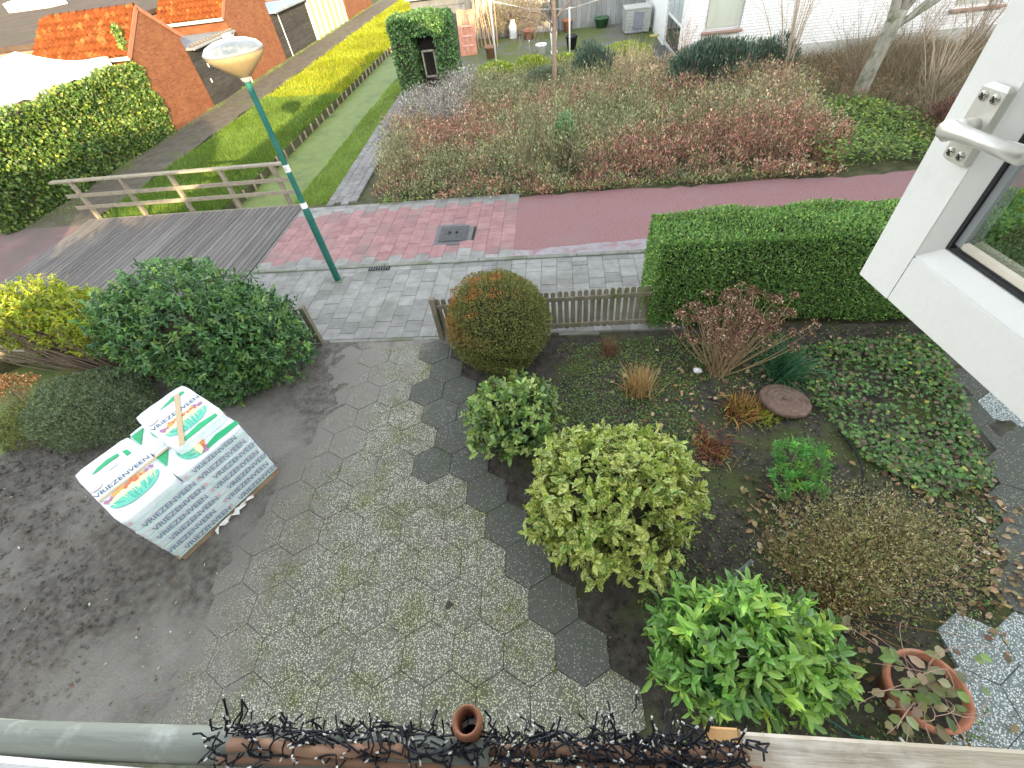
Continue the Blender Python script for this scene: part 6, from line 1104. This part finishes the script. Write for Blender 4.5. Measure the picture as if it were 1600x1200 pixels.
# bundle of bamboo canes and the string of lights wound round it
CANE = mat('bamboo_cane', (.27, .15, .09), (.40, .25, .165), 14, .6, .2, 40, stretch=(.2, 1, 1), objrand=.15)
for k, (xa, ya, xb, yb, z, r_) in enumerate(((-.445, .006, .215, .028, 4.300, .0075), (-.40, .022, .06, .040, 4.296, .007), (-.05, .034, .20, .045, 4.302, .0065), (-.43, .018, -.2, .024, 4.312, .007))):
    lb = ['longest brown cane along the window ledge', 'brown cane behind the longest one under the lights', 'short brown cane with cut end at the right of the lights', 'thin brown cane on top at the left end'][k]
    t = thing('bamboo_cane', lb, 'cane', (xa, ya, z), 'canes on the window ledge'); n_ = int((xb-xa)/.11)+1; pts = []; rad = []
    for i in range(n_*4+1):
        f = i/(n_*4); pts.append((xa+(xb-xa)*f, ya+(yb-ya)*f+.002*math.sin(f*9), z+.001*math.sin(f*7))); rad.append(r_*(1.14 if i % 4 == 0 else 1))
    MB().tube(pts, rad, 12).obj('culm', CANE, t, True); MB().lathe([(0, 0), (r_*.9, 0), (r_*.9, .002), (0, .002)], c=(xb+.001, yb, z), n=10, rot=Matrix.Rotation(math.pi/2, 3, 'Y')).obj('cut_end', TAN, t)
t = thing('cane_block', 'pale cut wood block at the right end of the lights', 'wood', (.185, .055, 4.3)); MB().box((.178, .062, 4.30), (.035, .016, .018), bevel=.002).obj('block', mat('cut_wood', (.50, .26, .09), (.60, .36, .16), 20, .7), t); MB().box((.197, .062, 4.30), (.003, .014, .016)).obj('cut_face', TAN, t)
t = thing('terracotta_tube', 'upright brown clay pipe open at the top in the string lights', 'pipe', (-.122, .035, 4.27)); CL = mat('brown_clay', (.24, .10, .055), (.33, .15, .085), 12, .55, .2, 50)
MB().lathe([(.0138, 0), (.0138, .050), (.0168, .056), (.0186, .064), (.0178, .071), (.0152, .074), (.012, .070), (.0112, .05), (.0112, 0)], c=(-.124, .046, 4.272), n=28, rot=Matrix.Rotation(math.radians(-8), 3, 'X')).obj('tube', CL, t, True); MB().lathe([(0, .03), (.0111, .031)], c=(-.124, .046, 4.272), n=16).obj('dark_inside', MATS['black_gap'], t)
t = thing('string_lights', 'tangled black string of fairy lights wound along the ledge', 'string lights', (-.1, .03, 4.31)); wr = MB(); bl = MB(); q = np.random.default_rng(12)
def ledge(x): return .012+.033*(x+.45)
for k in range(7):   # main wires spiralling round the canes
    pts = []; ph = q.uniform(0, 6.28); x0_ = -.455+q.uniform(0, .05); x1_ = .17+q.uniform(-.06, .06); nn = 120
    for i in range(nn):
        f = i/(nn-1); x = x0_+(x1_-x0_)*f; a = ph+f*q.uniform(38, 40)*(1 if k % 2 else -1); r_ = .014+.004*math.sin(f*23+ph); pts.append((x+.012*math.sin(a*1.7), ledge(x)+.012+r_*math.cos(a), 4.309+r_*math.sin(a)*1.0))
    wr.tube(pts, .00125, 5)
for k in range(420):   # short stubs, each with a bulb
    x = q.uniform(-.46, .19); yb = ledge(x)+.012+q.normal()*.012; zb2 = 4.309+q.normal()*.006; L_ = q.uniform(.010, .027); d = q.normal(size=3)*np.array([1, .7, .45])+np.array([0, .18, .35]); d /= np.linalg.norm(d); e_ = np.array([x, yb, zb2])+d*L_
    wr.tube([(x, yb, zb2), tuple(np.array([x, yb, zb2])*.5+e_*.5+q.normal(size=3)*.003), tuple(e_)], [.0010, .0011, .0015], 5)
    if q.random() < .62: bl.tube([tuple(e_-d*.001), tuple(e_+d*.0045)], [.0014, .0009], 5)
for (x, dx, dy, dz) in ((-.44, .0, .05, .05), (-.425, .02, .05, .055), (-.36, .01, .02, .06), (-.20, .02, .02, .07), (.09, .0, .03, .07), (.12, .03, .02, .06), (.14, .02, .03, .08), (.05, -.01, .03, .05)):
    b_ = np.array([x, ledge(x)+.02, 4.318]); e_ = b_+np.array([dx, dy, dz])*.6; wr.tube([b_, (b_+e_)/2+np.array([.004, 0, 0]), e_], .0016, 5); bl.tube([e_, e_+np.array([dx, dy, dz])*.06], .0013, 5)
wr.obj('wire', mat('black_wire', (.012, .013, .018), (.02, .022, .03), 30, .4), t); bl.obj('bulbs', mat('clear_bulb', (.55, .53, .47), (.65, .63, .57), 9, .2), t)['kind'] = 'stuff'
x, y = scatter([(-.6, 5.4), (1.3, 5.5), (5.2, 5.6), (5.0, 3.2), (4.2, 1.8), (3.0, .3), (.8, .3), (.3, 1.2), (-.6, 3.0)], 2600); n_ = len(x); zz = soil_z(x, y); Vs = []; b_ = np.array([(1, 0, 0), (0, 1, 0), (-1, 0, 0), (0, -1, 0), (0, 0, 1), (0, 0, -1)]); fs = np.array([(0, 1, 4), (1, 2, 4), (2, 3, 4), (3, 0, 4), (1, 0, 5), (2, 1, 5), (3, 2, 5), (0, 3, 5)])
sz = R.uniform(.006, .022, n_)*np.where(R.random(n_) < .06, 1.7, 1); Vs = (np.stack([x, y, zz+sz*.3], 1)[:, None]+b_[None]*sz[:, None, None]*R.uniform(.6, 1.25, (n_, 6, 1))).reshape(-1, 3); Fs = (fs[None]+np.arange(n_)[:, None, None]*6).reshape(-1, 3)
tag(obj('bed_crumbs', Vs, Fs, HUMUS), 'dark soil crumbs over the planted bed', 'soil', kind='stuff')
# moss and seedlings in the joints of the edging slabs
pts = []
for j in range(-2, 11):
    for i in range(-12, 4):
        p = np.array([.115, 1.03])+ax*i+bx*j
        if -4.0 < p[0] < xr(p[1])+.2 and .2 < p[1] < 5.4:
            for e in range(6):
                if R.random() < (.30 if p[0] > xr(p[1])-1.0 else .05):
                    a0 = math.pi/3*e; c1 = p+np.array([math.sin(a0), math.cos(a0)])*HW/1.732; a1 = a0+math.pi/3; c2 = p+np.array([math.sin(a1), math.cos(a1)])*HW/1.732
                    f = R.random(10)[:, None]*R.random(); pts.append(c1+(c2-c1)*f+R.normal(size=(10, 2))*.012)
P = np.concatenate(pts); n_ = len(P); P = np.c_[P, np.full(n_, -.002)]
o = leafobj('joint_moss', [leafarr(P, rnd(n_)*np.array([1, 1, .3])+np.array([0, 0, .4]), rnd(n_)*.4+np.array([0, 0, 1.]), .024*R.uniform(.5, 1.4, n_), .016, pal(n_, [(.10, .13, .025), (.14, .16, .035), (.07, .12, .03)], None, .25), 'small')], LEAF); tag(o, 'moss and tiny seedlings in the joints of the hexagon slabs', 'moss', kind='stuff')
